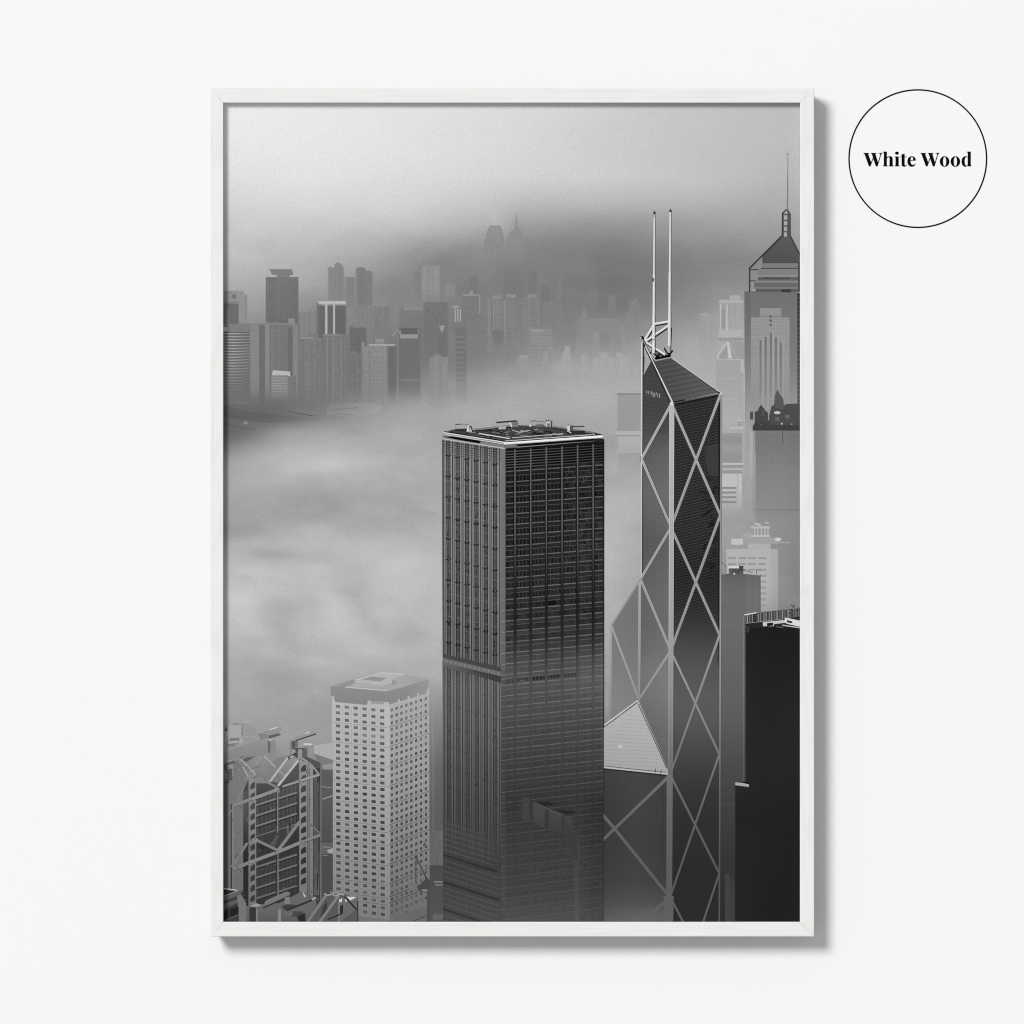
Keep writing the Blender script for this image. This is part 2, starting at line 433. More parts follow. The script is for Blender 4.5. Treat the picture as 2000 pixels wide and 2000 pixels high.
for (x0_, x1_, y0_, y1_, t_) in ((1032,1050,528,640,119),(1056,1074,556,650,118),(1087,1098,532,660,129),(1101,1122,566,660,124),(1148,1166,560,650,126),(1186,1204,578,650,130),(915,934,540,640,121),(1060,1086,590,650,128),(1226,1250,588,680,134)):
    far(FT, x0_, x1_, y0_, y1_, t_, 2, 2, f0=lerp(y0_, y1_, 0.3), f1=y1_)
def cap150(d, sh):
    for x in np.arange(826, 858, 4.4): d.rect(x, 517, x+2, 522, lambda a, b: sh(a, b, 6), 1)
far(FT, 823, 860, 522, 597, 148, 8, 4, vp=3.6, hp=5, f0=560, f1=600, extra=cap150, label='pale residential tower with striped facade')
far(FT, 806, 824, 530, 600, 129, 3, 2, f0=560, f1=605)
far(FT, 868, 890, 554, 590, 140, 3, 2, f0=565, f1=596)
far(FT, 944, 985, 560, 640, 128, 2, 2, f0=570, f1=640)
def dot(d, sh):
    d.ell(457, 579, 4, 5, 118, 1, 12)
far(FT, 436, 477, 568, 642, 143, 3, 3, hp=6, f0=640, f1=680, extra=dot, label='office block with a round emblem, at the left edge')
far(FT, 477, 483, 577, 650, 139, 2, 2, f0=640, f1=680)
def roofline(d, sh):
    d.rect(436, 590, 465, 594, 128, 1); d.rect(440, 602, 448, 632, 122, 1)
far(FT, 436, 466, 592, 642, 104, 2, 2, f0=660, f1=690, extra=roofline, label='dark low block in front of the emblem office')
# dark slab with a ring cap
def ring_cap(d, sh):
    d.poly([(527,526),(569,526),(574,536),(566,538),(566,541),(541,541),(541,538),(531,536)], 126, 1)
    d.rect(520, 537.5, 541, 541, 176, 1); d.rect(566, 537.5, 582, 541, 172, 1)
    d.poly([(525,526),(571,526),(571,528),(525,528)], 118, 1)
far(FT, 519, 583, 541, 640, 113, 3, 2, vp=4, f0=700, f1=760, extra=ring_cap, tone_b=106, label='dark slab tower with a flared roof cap')
far(FT, 583, 620, 610, 690, 131, 5, 2, f0=640, f1=690)
far(FT, 690, 730, 600, 700, 130, 4, 2, f0=650, f1=720)
far(FT, 728, 762, 598, 690, 125, 4, 2, f0=640, f1=700)
far(FT, 762, 780, 575, 690, 132, 4, 2, f0=600, f1=680)
far(FT, 780, 826, 600, 700, 122, 2, 3, f0=660, f1=720, extra=lambda d, sh: d.rect(788, 599, 826, 606, 138, 1), label='block with a pale top storey')
far(FT, 826, 876, 590, 720, 113, 3, 1, f0=640, f1=740)
# the tower with the white gantry
def gantry(d, sh):
    d.rect(622, 588, 675, 594.5, 183, 1); d.rect(635, 594, 639.5, 655, 178, 1); d.rect(650.5, 594, 654.5, 655, 176, 1)
    d.rect(621, 594.5, 622.5, 655, 120, 1)
far(FT, 618, 677, 597, 690, 101, 3, 2, f0=680, f1=720, extra=gantry, label='dark tower with a white T-shaped gantry on its face')
far(FT, 682, 716, 640, 730, 107, 3, 2, f0=700, f1=760, extra=lambda d, sh: d.path([(677,655),(678,640),(683,629),(690,625),(697,627)], 1.6, 142, 1), label='dark tower with a curved roof edge')
# banded round tower
d = Ink(3)
d.rect(436, 632, 488, 790, lambda x, y: lerp(103, 112, (y-632)/158), 0)
d.rect(436, 632, 487, 648, lambda x, y: 126, 1); d.rect(436, 639, 444, 647, 186, 2)
for i in range(24):
    y = 650 + i * 5.6
    a = 1 - sst(5, 24, i) * 0.85
    for s in range(10):
        x0 = 436 + s * 5.2; x1 = x0 + 5.2
        f = lambda x: y + 3.0 * (1 - ((x - 455) / 34) ** 2) * (0.3 + i / 26)
        t = 104 + (66 - 42 * abs((s - 2.6) / 7)) * a
        d.grid(((x0, f(x0)), (x1, f(x1)), (x1, f(x1) + 2.2), (x0, f(x0) + 2.2)), t, 1)
done(d, FT, 'round tower ringed with pale bands, at the left edge')
def ribs(d, sh):
    d.rect(506.5, 634, 517, 790, lambda x, y: sh(x, y, -11), 1); d.rect(563, 640, 571, 760, lambda x, y: sh(x, y, -14), 1)
    d.rect(518, 634, 526, 790, lambda x, y: sh(x, y, 17), 1); d.rect(572, 634, 582, 790, lambda x, y: sh(x, y, 13), 1); d.rect(489, 634, 506, 790, lambda x, y: sh(x, y, 15), 1)
    d.rect(563, 622, 576, 634, lambda x, y: 138, 1)
    d.rect(510, 631, 566, 635, 130, 1)
far(FT, 489, 585, 633, 795, 119, 4, 2, f0=740, f1=800, extra=ribs, label='broad block with pale vertical ribs')
def whiteroof(d, sh):
    d.poly([(533,723),(567,726),(567,735),(531,733)], 182, 1); d.rect(530, 733, 562, 783, lambda x, y: lerp(132, B(x, y), sst(760, 790, y)), 1)
    for i in range(9): d.line((531, 738 + i*5.2), (561, 738.8 + i*5.2), 1.7, lambda x, y: lerp(154, B(x, y), sst(750, 790, y)), 1)
far(FT, 529, 578, 735, 790, 120, 3, 2, f0=770, f1=792, extra=whiteroof, label='low banded block with a white roof')
def notch(d, sh):
    d.poly([(596,660),(600,653),(620,651),(622,660)], 124, 1); d.rect(586, 659, 612, 662, 142, 1)
far(FT, 585, 629, 660, 800, 121, 7, 4, hp=5, f0=740, f1=805, extra=notch)
def ridge(d, sh):
    d.rect(630, 652, 670, 656, lambda x, y: sh(x, y, 10), 1)
    for x in (638, 650, 666): d.rect(x, 656, x+2.4, 780, lambda a, b: sh(a, b, 13), 1)
far(FT, 630, 682, 654, 800, 120, 6, 4, hp=5, f0=740, f1=808, extra=ridge)
far(FT, 683, 706, 690, 800, 116, 5, 3, f0=740, f1=805)
# big dark block with a pale roof screen
def screen(d, sh):
    d.rect(783, 641, 817, 653, 99, 1); d.rect(782, 653, 816, 661, 149, 1)
    d.rect(775, 650, 779, 780, lambda x, y: sh(x, y, 18), 1)
    d.path([(766,656),(771,652),(777,643),(781,652)], 1.8, 152, 1); d.rect(783, 741, 818, 743.6, 132, 1)
    d.line((781.5,645),(783,655), 1.4, 150, 1); d.line((816,642),(817.5,652), 1.4, 150, 1)
far(FT, 775, 822, 640, 800, 110, 1.5, 1, f0=730, f1=800, extra=screen, label='wide dark block with a pale roof screen')
far(FT, 757, 775, 678, 800, 106, 2, 1, f0=740, f1=800)
def dish(d, sh):
    d.rect(720, 672, 772, 675.5, 164, 1); d.rect(733, 662, 751, 668, 146, 1); d.rect(733, 668, 750, 672, 134, 1)
    d.rect(706, 668, 712, 678, 138, 1)
far(FT, 706, 757, 677, 810, 138, 6, 7, vp=3.4, hp=4.6, f0=745, f1=815, extra=dish, tone_b=132, label='pale gridded block with a flat roof deck')
far(FT, 853, 875, 646, 745, 109, 2, 2, f0=690, f1=750, extra=lambda d, sh: d.poly([(857,636),(869,636),(866,645),(863,650)], 152, 1), label='narrow dark tower with a small pale pennant shape on top')
far(FT, 902, 938, 576, 720, 121, 2, 6, hp=4.4, f0=620, f1=730, extra=lambda d, sh: (d.rect(904, 575, 937, 577.5, 148, 1), d.rect(917, 569, 924, 575, 148, 1), d.rect(935, 577, 938, 612, 142, 1)), label='tower banded with fine floor lines')
def slim(d, sh):
    d.rect(884, 597, 897, 602, 152, 1)
    for x in (888, 893, 898): d.rect(x, 604, x+2.4, 628, 166, 1)
far(FT, 886, 900, 600, 631, 126, 2, 2, f0=640, f1=650, extra=slim, label='slim white tower with pale fins')
def bands(d, sh):
    for i in range(15):
        y = 657 + i * 10; d.rect(888, y, 907 + 3*math.sin(i), y + 2.4, lambda a, b: sh(a, b, 22), 1)
far(FT, 888, 912, 640, 800, 111, 2, 2, f0=690, f1=800, extra=bands, label='dark tower crossed by widely spaced pale bands')
far(FT, 838, 881, 698, 810, 140, 8, 3, vp=3.2, f0=735, f1=812, outline=[(838,698),(846,697),(850,692),(860,693),(864,697),(881,698)], label='pale tower with vertical stripes, foot in fog')
far(FT, 875, 890, 650, 760, 126, 2, 2, f0=680, f1=760)
far(FT, 912, 953, 625, 740, 124, 3, 3, f0=650, f1=740)
def twin(d, sh):
    for x in (952, 962, 985): d.rect(x, 586, x+3, 660, lambda a, b: sh(a, b, 13), 1)
    d.rect(960, 586, 963, 650, lambda a, b: sh(a, b, -10), 1); d.rect(962, 577, 980, 584, 138, 1); d.rect(988, 574, 1008, 582, 139, 1)
far(FT, 952, 1010, 584, 745, 131, 7, 5, vp=3, hp=5, f0=650, f1=745, extra=twin, label='broad twin block with gridded facade, left half')
far(FT, 1012, 1056, 582, 740, 131, 6, 5, vp=3, hp=5, f0=640, f1=740, extra=lambda d, sh: d.rect(1030, 574, 1048, 582, 138, 1), label='broad twin block with gridded facade, right half')
far(FT, 962, 984, 646, 690, 114, 1, 1, f0=652, f1=690)
far(FT, 1033, 1078, 643, 730, 141, 2, 7, hp=7, f0=680, f1=735, extra=lambda d, sh: d.rect(1038, 644, 1062, 648, 152, 1))
far(FT, 1078, 1128, 636, 720, 131, 2, 4, hp=6, f0=650, f1=720)
far(FT, 1128, 1216, 622, 730, 138, 2, 4, hp=5, f0=640, f1=730, outline=[(1136,622),(1137,602),(1141,598),(1145,602),(1146,622)])
far(FT, 1157, 1170, 652, 720, 148, 2, 2, f0=670, f1=720)
far(FT, 1170, 1192, 650, 700, 133, 1, 1, f0=660, f1=705)
far(FT, 1220, 1240, 615, 690, 138, 2, 2, f0=630, f1=690)
far(FT, 1010, 1034, 700, 760, 152, 3, 2, f0=705, f1=760, extra=lambda d, sh: d.rect(1015, 693, 1031, 700, 154, 1))
far(FT, 1060, 1072, 690, 740, 154, 2, 2, f0=700, f1=745)
far(FT, 1080, 1132, 712, 775, 164, 2, 2, f0=718, f1=770, outline=[(1096,712),(1099,690),(1104,676),(1113,675),(1115,712)], label='low pale tower with a tapering top, in the fog bank')
far(FT, 1134, 1148, 695, 750, 164, 1, 1, f0=702, f1=752)
far(FT, 1158, 1200, 699, 780, 168, 5, 1, vp=3, f0=705, f1=775, extra=lambda d, sh: d.rect(1173, 688, 1186, 699, 165, 1))
far(FT, 1202, 1230, 698, 775, 168, 4, 1, vp=3, f0=705, f1=775, extra=lambda d, sh: d.rect(1203, 689, 1216, 698, 166, 1))
# shoreline of roofs below the left towers
d = Ink(2)
d.poly([(436,792),(470,800),(530,810),(600,812),(640,806),(720,800),(700,816),(600,822),(520,826),(436,814)], lambda x, y: B(x, y) - 7 * (1 - sst(560, 690, x)), 0)
d.line((565,804),(612,812), 2, 96, 1); d.line((462,785),(482,789), 1.6, 128, 1); d.line((436,828),(500,840), 5, lambda x, y: B(x, y) - 7, 1); d.ell(480, 826, 5, 3, 134, 1)
d.poly([(636,795),(650,788),(720,786),(748,792),(740,808),(690,814),(640,810)], lambda x, y: B(x, y) + 6, 0)
d.line((650,800),(700,796), 1.4, 122, 1); d.line((660,808),(690,811), 1.4, 124, 1)
done(d, 'distant_shore', 'dark shoreline below the far towers')
# ------------------------------------------------------------------ pale towers behind the braced tower
def pale_b(d, sh):
    d.rect(1406, 594, 1409, 645, 184, 1); d.rect(1418, 594, 1422, 660, 182, 1); d.rect(1405, 586, 1452, 592, lambda x, y: 174, 1)
    d.rect(1409, 604, 1416, 642, 150, 1)
    d.rect(1425, 577, 1445, 585, 172, 1); d.rect(1395, 645, 1452, 659, 176, 1); d.rect(1400, 660, 1452, 665, 150, 1)
far(FT, 1404, 1453, 585, 672, 164, 4, 3, f0=690, f1=700, extra=pale_b, label='pale tower with bright fins behind the spired tower')
far(FT, 1366, 1404, 613, 740, 158, 3, 1, f0=640, f1=740, extra=lambda d, sh: d.rect(1367, 612, 1384, 616, 164, 1))
d = Ink(2)
d.rect(1399, 702, 1452, 1010, lambda x, y: lerp(163, B(x, y) + 3, sst(720, 850, y)), 0)
d.poly([(1421,666),(1453,668),(1453,701),(1402,701)], 156, 0)
d.line((1421,668),(1403,693), 3, 190, 1); d.line((1403,693),(1402,701), 3, 186, 1)
d.poly([(1420,668),(1424,668),(1430,700),(1422,700)], 194, 1); d.line((1426,670),(1440,700), 1.5, 172, 1)
d.rect(1402, 701, 1452, 703, 178, 1); d.rect(1447, 703, 1452, 728, 182, 1)
for y in (738, 779, 800): d.rect(1400, y, 1440, y + 1.3, 178, 1)
d.rect(1425, 834, 1452, 837.5, 188, 1); d.rect(1438, 822, 1452, 832, 160, 1); d.path([(1438,832),(1438,822),(1452,822)], 1.2, 190, 1); d.rect(1442, 814, 1445, 821, 184, 1)
d.rect(1411, 846, 1449, 930, lambda x, y: 150 + 6*math.sin(y/6), 0)
d.rect(1409, 904, 1454, 908, 188, 1); d.rect(1409, 908, 1454, 914, 150, 1); d.rect(1409, 914, 1454, 918, 178, 1)
done(d, 'pyramid_roofed_tower', 'pale tower with a bright-faceted pyramid roof')
d = Ink(2)
d.rect(1408, 925, 1449, 992, lambda x, y: lerp(190, 168, sst(950, 995, y)), 0)
for y in (951, 960, 969, 978.5): d.rect(1410, y, 1438.5, y + 4, 140, 1)
d.rect(1440, 925, 1442, 990, 172, 1)
done(d, 'pale_block', 'small white block with four dark window bands')
far('pale_block', 1205, 1253, 769, 960, 147, 1.5, 2, f0=850, f1=960, extra=lambda d, sh: (d.rect(1205, 768, 1253, 771, 134, 1), d.rect(1203, 842, 1253, 850, 176, 1), d.rect(1205, 850, 1253, 852, 140, 1), d.rect(1207, 852, 1253, 885, lambda x, y: lerp(174, B(x, y), sst(856, 890, y)), 1)), label='grey block left of the braced tower')
far('pale_block', 1180, 1205, 848, 960, 158, 2, 3, f0=860, f1=930)

# ------------------------------------------------------------------ the spired tower at the right edge
d = Ink(4)
d.line((1539,299),(1538.6,345), 1.4, 128, 1, w2=1.8); d.line((1538.6,345),(1538,412), 2.0, 122, 1, w2=2.8); d.rect(1536.5, 299, 1538, 303, 120, 1)
d.poly([(1527,417),(1535,409),(1538,408),(1544.5,417),(1544.5,462),(1526.5,462)], 84, 1)
d.poly([(1531,417),(1536,411),(1538,415),(1537,462),(1531,462)], 168, 2)
for y in (417.5, 429, 440, 451): d.rect(1530, y, 1538, y + 3, 92, 3)
d.line((1528.5,418),(1528.5,462), 2.6, 62, 2); d.line((1543.5,418),(1543.5,462), 1.6, 62, 2); d.line((1527,417),(1536,409), 2, 60, 2)
d.poly([(1527,461),(1544,461),(1562,496),(1562,515),(1489,515),(1489,500)], lambda x, y: lerp(88, 76, (y-461)/54), 0)
for i in range(12): d.line((1525-3*i, 466+4*i), (1546+1.7*i, 466+4*i), 0.9, 98, 2)
d.line((1527,461),(1464,524), 3.2, 56, 2); d.line((1544,461),(1562,497), 2.4, 54, 2); d.line((1464,523),(1464,570), 3, 58, 2)
d.line((1464,526.5),(1481,526.5), 2, 60, 2); d.line((1464,548.5),(1476,548.5), 2, 64, 2)
d.rect(1489, 514, 1559, 524, 124, 1); d.rect(1486, 523, 1562, 525.5, 70, 1)
d.rect(1480, 525, 1562, 538, lambda x, y: 127, 1); d.rect(1480, 537, 1562, 541, 140, 1); d.rect(1480, 541, 1562, 548, 96, 1)
for x in np.arange(1491, 1540, 3.4): d.rect(x, 541.5, x + random.uniform(1, 2.4), 545, 66, 2)
d.rect(1474, 548, 1562, 552, 132, 1); d.rect(1473, 552, 1562, 561, 104, 1); d.rect(1473, 561, 1562, 564, 126, 1); d.rect(1473, 564, 1562, 570, 92, 1)
d.rect(1526, 565, 1545, 571, 62, 2); d.ell(1474, 567, 1.8, 1.8, 196, 2)
d.rect(1559, 512, 1562, 570, 62, 2)
def body(x, y): return lerp(lerp(112, 124, (y-569)/120), B(x, y) + 2, sst(690, 930, y))
d.rect(1454, 569, 1558, 960, body, 0)
d.rect(1454, 569, 1466, 700, lambda x, y: body(x, y) - 8 * (1 - sst(600, 720, y)), 1)
def pane(x, y): return lerp(146, B(x, y) + 4, sst(760, 930, y))
d.rect(1484, 602, 1526, 616, lambda x, y: 146, 1); d.rect(1467, 620, 1542, 940, pane, 1); d.rect(1484, 616, 1526, 620, 132, 1)
for i in range(26):
    x = 1467 + i * 2.95
    d.rect(x, 621, x + 1.1, 800, lambda a, b: pane(a, b) + 12 * (1 - sst(640, 800, b)), 2)
for j in range(16): d.rect(1467, 623 + j*4.6, 1542, 624.2 + j*4.6, lambda a, b: pane(a, b) - 7, 3)
for (x, y) in ((1483.5,664),(1493.5,658),(1503.5,651),(1513.5,659),(1523,669)):
    d.rect(x, y, x + 4, 776, lambda a, b: lerp(112, 138, (b-650)/126), 3); d.rect(x + 5.5, y - 4, x + 7.5, 800, lambda a, b: pane(a, b) + 14, 3)
for y in (616, 624, 632): d.rect(1503, y, 1507, y + 4, 84, 3)
d.rect(1543, 622, 1557, 800, lambda x, y: body(x, y) - 2, 2)
d.rect(1557, 572, 1562, 800, lambda x, y: lerp(66, 100, (y-570)/230), 1)
for i in range(26): d.rect(1558, 575 + i*8.6, 1562, 579 + i*8.6, lerp(42, 84, i/26), 2)
d.rect(1452, 720, 1455, 930, lambda x, y: B(x, y) + 4, 1); d.rect(1465, 845, 1474, 935, lambda x, y: B(x, y) + 9, 2)
done(d, 'spired_tower', 'tall tower with a pyramid top and needle mast, at the right edge')

# ------------------------------------------------------------------ grey tower below it with jagged roof shapes
d = Ink(3)
def sb(x, y): return lerp(lerp(118, 134, sst(842, 960, y)), B(x, y) - 4, sst(940, 1075, y)) - 5 * sst(1530, 1562, x)
d.rect(1475, 841, 1562, 1200, sb, 0)
for x in np.arange(1477, 1562, 2.9): d.rect(x, 842, x + 1.1, 1000, lambda a, b: sb(a, b) + 6 * (1 - sst(880, 1000, b)), 1)
for y in np.arange(848, 985, 4.4): d.rect(1475, y, 1562, y + 1.1, lambda a, b: sb(a, b) - 5 * (1 - sst(880, 1000, b)), 1)
d.rect(1528, 842, 1529.5, 866, 84, 2); d.rect(1475, 994, 1562, 997, lambda x, y: sb(x, y) - 10, 2); d.rect(1470, 882, 1476, 1010, lambda x, y: B(x, y) - 6, 1)
d.poly([(1470,841),(1470,833),(1476,822),(1562,818),(1562,841)], 64, 1)
d.poly([(1474,824),(1474,804),(1480,803),(1482,797),(1486.5,790),(1496,803),(1500,806),(1500,826)], 70, 1)
d.poly([(1502,812),(1507,793),(1512,790.5),(1513,774),(1518.5,760),(1523,770),(1530,779),(1531,792),(1536,789),(1562,788),(1562,830),(1502,830)], 76, 1)
d.poly([(1513,790),(1513,774),(1518.5,760),(1523,770),(1530,779),(1531,800),(1515,796)], 88, 2)
d.ell(1518, 806, 6.5, 3.0, 196, 2); d.rect(1534, 810, 1542, 817, 104, 2); d.rect(1514, 815, 1522, 822, 102, 2); d.ell(1527, 827.5, 1.8, 2.2, 180, 2); d.ell(1546, 828.5, 2, 1.6, 140, 2)
d.rect(1488, 800, 1493, 812, 84, 2); d.ell(1487, 829.5, 1.6, 1.2, 110, 2); d.rect(1465, 804, 1471, 819.5, 78, 1); d.rect(1470.5, 820, 1474, 900, 150, 0)
done(d, 'grey_tower', 'grey tower with jagged dark roof shapes and a satellite dish')

# ------------------------------------------------------------------ white stepped building in the right fog
d = Ink(3)
def wb(x, y): return lerp(178, B(x, y) + 8, sst(1120, 1260, y)) - 8 * sst(1498, 1520, x)
d.rect(1419, 1072, 1520, 1260, wb, 0); d.rect(1460, 1060, 1505, 1074, 174, 0); d.rect(1450, 1050, 1520, 1062, lambda x, y: 160, 0)
d.rect(1428, 1052, 1451, 1064, 192, 1); d.poly([(1446,1048),(1455,1041),(1468,1040),(1468,1050)], 166, 1)
d.rect(1466, 1028, 1504, 1032, 182, 1); d.rect(1467, 1045, 1504, 1049, 186, 1); d.rect(1470, 1032, 1502, 1045, 150, 1)
for x in (1473, 1479, 1486, 1493, 1499): d.rect(x, 1031, x + 2, 1046, 188, 2)
d.line((1474,1022),(1486,1026), 4, 186, 1); d.line((1494,1020),(1502,1023), 3, 178, 1)
d.line((1520,1059),(1543,1060), 2, 172, 1); d.ell(1519.5, 1053.5, 6.5, 3.6, 200, 2)
for j in range(12):
    y = 1088 + j * 11.5
    for x in (1422, 1442, 1461, 1481): d.rect(x, y, x + 15.5, y + 4.2, lambda a, b: wb(a, b) - 26 * (1 - sst(1130, 1230, b)), 1)
d.rect(1504, 1074, 1520, 1260, lambda x, y: wb(x, y) - 3, 1)
done(d, 'stepped_white_building', 'pale stepped building with a roof pavilion and dish')

# ------------------------------------------------------------------ flat grey slab in front of it
d = Ink(3)
gt = curve([(1122,96),(1160,104),(1250,102),(1320,98),(1400,92),(1480,78),(1560,66),(1640,58),(1720,50),(1800,46)])
d.poly([(1400,1124),(1424,1120),(1457,1121),(1457,1800),(1400,1800)], lambda x, y: gt(y), 0)
d.poly([(1457,1121),(1484,1124),(1485,1260),(1470,1260),(1457,1800)], lambda x, y: gt(y) + 6, 0)
for x in np.arange(1408, 1457, 3.2): d.rect(x, 1132, x + 1.3, 1500, lambda a, b: gt(b) + 5 * (1 - sst(1200, 1500, b)), 1)
for y in np.arange(1136, 1330, 5.2): d.rect(1408, y, 1457, y + 1.4, lambda a, b: gt(b) + 6 * (1 - sst(1180, 1330, b)), 1)
for y in (1222, 1389, 1552, 1571): d.rect(1408, y, 1452, y + 1.4, lambda a, b: gt(b) + 9, 2)
d.rect(1484, 1122, 1485.5, 1200, 84, 1)
d.rect(1424, 1105, 1452, 1122, 92, 1); d.rect(1423, 1105.5, 1443, 1110, 212, 2); d.rect(1444, 1105, 1452, 1116, 70, 2); d.rect(1430, 1112, 1444, 1120, 78, 2); d.ell(1434, 1120.5, 2.2, 1.8, 200, 2)
d.line((1409,1097),(1418,1108), 1.4, 104, 2); d.line((1418,1105),(1418,1118), 1.4, 110, 2); d.line((1452,1113),(1470,1119), 1.4, 100, 1); d.line((1478,1112),(1478,1122), 1.6, 96, 1); d.line((1478,1112),(1486,1112), 1.2, 110, 1)
d.rect(1416, 1695, 1435, 1800, lambda x, y: lerp(52, 62, sst(1695, 1740, y)), 1); d.rect(1416, 1708, 1425, 1800, 66, 2)
done(d, 'grey_slab_tower', 'flat grey slab tower with a crane on its roof')

# ------------------------------------------------------------------ the braced tower of glass triangles
d = Ink(7)
lf = curve([(690,66),(800,66),(850,76),(900,92),(960,100),(1020,92),(1060,86),(1110,92),(1160,98),(1220,98),(1260,104),(1310,114),(1360,112),(1420,100),(1480,90),(1520,80)])
rf = curve([(780,36),(900,38),(1000,38),(1120,36),(1180,42),(1220,54),(1260,70),(1310,84),(1360,90),(1410,86),(1470,72),(1540,56),(1620,48),(1700,43),(1800,44)])
wf = curve([(1130,118),(1200,112),(1260,116),(1320,122),(1380,126),(1430,120)])
br = curve([(700,190),(900,184),(1030,176),(1130,172),(1240,162),(1320,152),(1400,138),(1480,118),(1560,102),(1640,94),(1720,90),(1800,94)])
lowf = curve([(1490,62),(1560,58),(1640,56),(1720,62),(1760,74),(1800,92)])
# wing and left face
d.poly([(1250,1132),(1250,1380),(1193,1420),(1193,1222)], lambda x, y: wf(y) + (1249 - x) * 0.1, 0)
d.poly([(1255,733),(1271,705),(1276,697),(1311,786),(1309,1514),(1249,1372),(1253,896)], lambda x, y: lf(y) + (10 if y > 850 else 0) * (x - 1253) / 58, 0, 10)
for i in range(22):
    y = 738 + i * 8.2
    if y < 905:
        x1 = 1290 + (y - 738) * 0.42 if y < 790 else 1306 - (y - 788) * 0.5
        d.line((1256, y), (min(x1, 1308), y + (min(x1, 1308) - 1256) * 0.16), 1.0, lambda a, b: lf(b) + 11, 1)
for i in range(8): d.line((1256 + i*6.4, 760 + i*1.2), (1256 + i*6.4, 880 - abs(i-1)*14), 0.9, lambda a, b: lf(b) + 5, 1)
for i in range(70):
    y = 905 + i * 8.2; d.line((1257, y), (1306, y + 8), 0.9, lambda a, b: lf(b) + 10 * (a - 1253) / 58 + 6, 1)
    if y > 1140 and y < 1400: d.line((max(1198, 1256 - (y - 1132) * 0.633), y), (1246, y + 7), 0.9, lambda a, b: wf(b) + 6, 1)
for i in range(10): d.line((1259 + i*5.2, 900), (1259 + i*5.2, 1500), 0.8, lambda a, b: lf(b) + 10 * (a - 1253) / 58 - 5, 1)
# right face
d.poly([(1311,787),(1408,768),(1405,1800),(1304,1800)], lambda x, y: rf(y), 0)
for i in range(150):
    y = 796 + i * 5.6
    c = 30 * (1 - sst(1060, 1330, y)) + 6
    d.line((1318, y), (1403, y - 85 * lerp(0.215, 0.28, (y-790)/700)), 1.0, lambda a, b: rf(b) + c, 1)
for i in range(18): d.line((1320 + i*4.7, 784 - i*0.9), (1320 + i*4.7, 1160), 1.0, lambda a, b: rf(b) + 20 * (1 - sst(1000, 1160, b)), 1)
random.seed(3)
for i in range(110):                       # broken reflections at the right edge
    y = random.uniform(930, 1130); x = random.uniform(1378, 1402); l = random.uniform(4, 14)
    d.line((x - l, y + 2), (x, y - l*0.2), random.uniform(1, 2.6), random.choice([22, 26, 58, 30]), 1)
d.poly([(1378,873),(1403,866),(1403,930),(1386,928),(1378,905)], 60, 1)
# hollow gable, roof slope, ridge bars
d.poly([(1278,706),(1312,699),(1407,766),(1312,787)], lambda x, y: lerp(74, 90, sst(1290, 1390, x)), 1)
for i in range(16): d.line((1283 + i*2.0, 711 + i*4.6), (1318 + i*5.5, 704 + i*3.9), 1.0, 96 if i % 2 else 70, 2)
d.line((1312,699),(1408,767), 2.4, 188, 3); d.line((1314,702),(1398,763), 1.2, 46, 2)
d.line((1312,788),(1408,769), 2.6, 84, 3); d.line((1312,790.5),(1405,772), 2.2, 20, 2); d.line((1314,785.5),(1338,781), 2.4, 24, 4)
d.line((1257,668),(1311,787), 5.6, 40, 2); d.line((1258,668),(1311.5,786), 1.6, 150, 3); d.line((1260.5,676),(1314,786), 1.9, 222, 4)
d.line((1256.4,670),(1256.2,736), 2.4, 36, 2); d.line((1258.5,696),(1257.5,730), 1, 98, 2); d.line((1271,705),(1257,731), 1.4, 176, 3)
# sign strokes near the top
for (x, y, h) in [(1262,763,5),(1265.4,763.5,6.6),(1268.6,764,4),(1271.6,764.5,7),(1274.8,765.4,10),(1277.8,768,7),(1281,766.4,5),(1284,769,6),(1287.6,768.6,9.5)]:
    d.rect(x, y, x + 1.4, y + h, 158, 2)
d.line((1259,771.5),(1290,778), 1.2, 86, 2); d.rect(1276, 769, 1280, 775, 92, 1)
# roofed step with pale pyramid
def pyr(x, y): return lerp(182, 166, (y - 1370) / 142) + (x - 1250) * 0.03
d.poly([(1247,1371),(1309,1513),(1176,1499),(1176,1418)], pyr, 3)
for i in range(15):
    y = 1399 + i * 7.2; t = (y - 1371) / 142
    d.line((max(1177, 1247 - 72*t*1.55), y - 2 + t), (1247 + 60*t - 2, y + 7*t), 1.0, lambda a, b: pyr(a, b) - 15, 4)
d.line((1246,1368),(1176,1419), 2.6, 196, 5); d.line((1245,1372),(1176,1423), 1.6, 70, 4)
d.line((1247.5,1369),(1308,1512), 5.0, lambda x, y: lerp(165, 150, (y-1370)/140), 5); d.line((1246.5,1375),(1302,1500), 1.3, 62, 6); d.line((1249,1370),(1310,1513), 1.2, 74, 6)
d.line((1176,1498.5),(1309,1512.5), 2.4, 190, 5); d.line((1176,1495.6),(1300,1508.6), 1.2, 84, 5); d.line((1176,1501.5),(1306,1515), 1.8, 34, 5)
d.line((1281,1501),(1279,1510), 1.2, 34, 6); d.line((1292,1503),(1290,1511), 1.2, 34, 6); d.rect(1208, 1454.5, 1214.5, 1461.5, 194, 5)
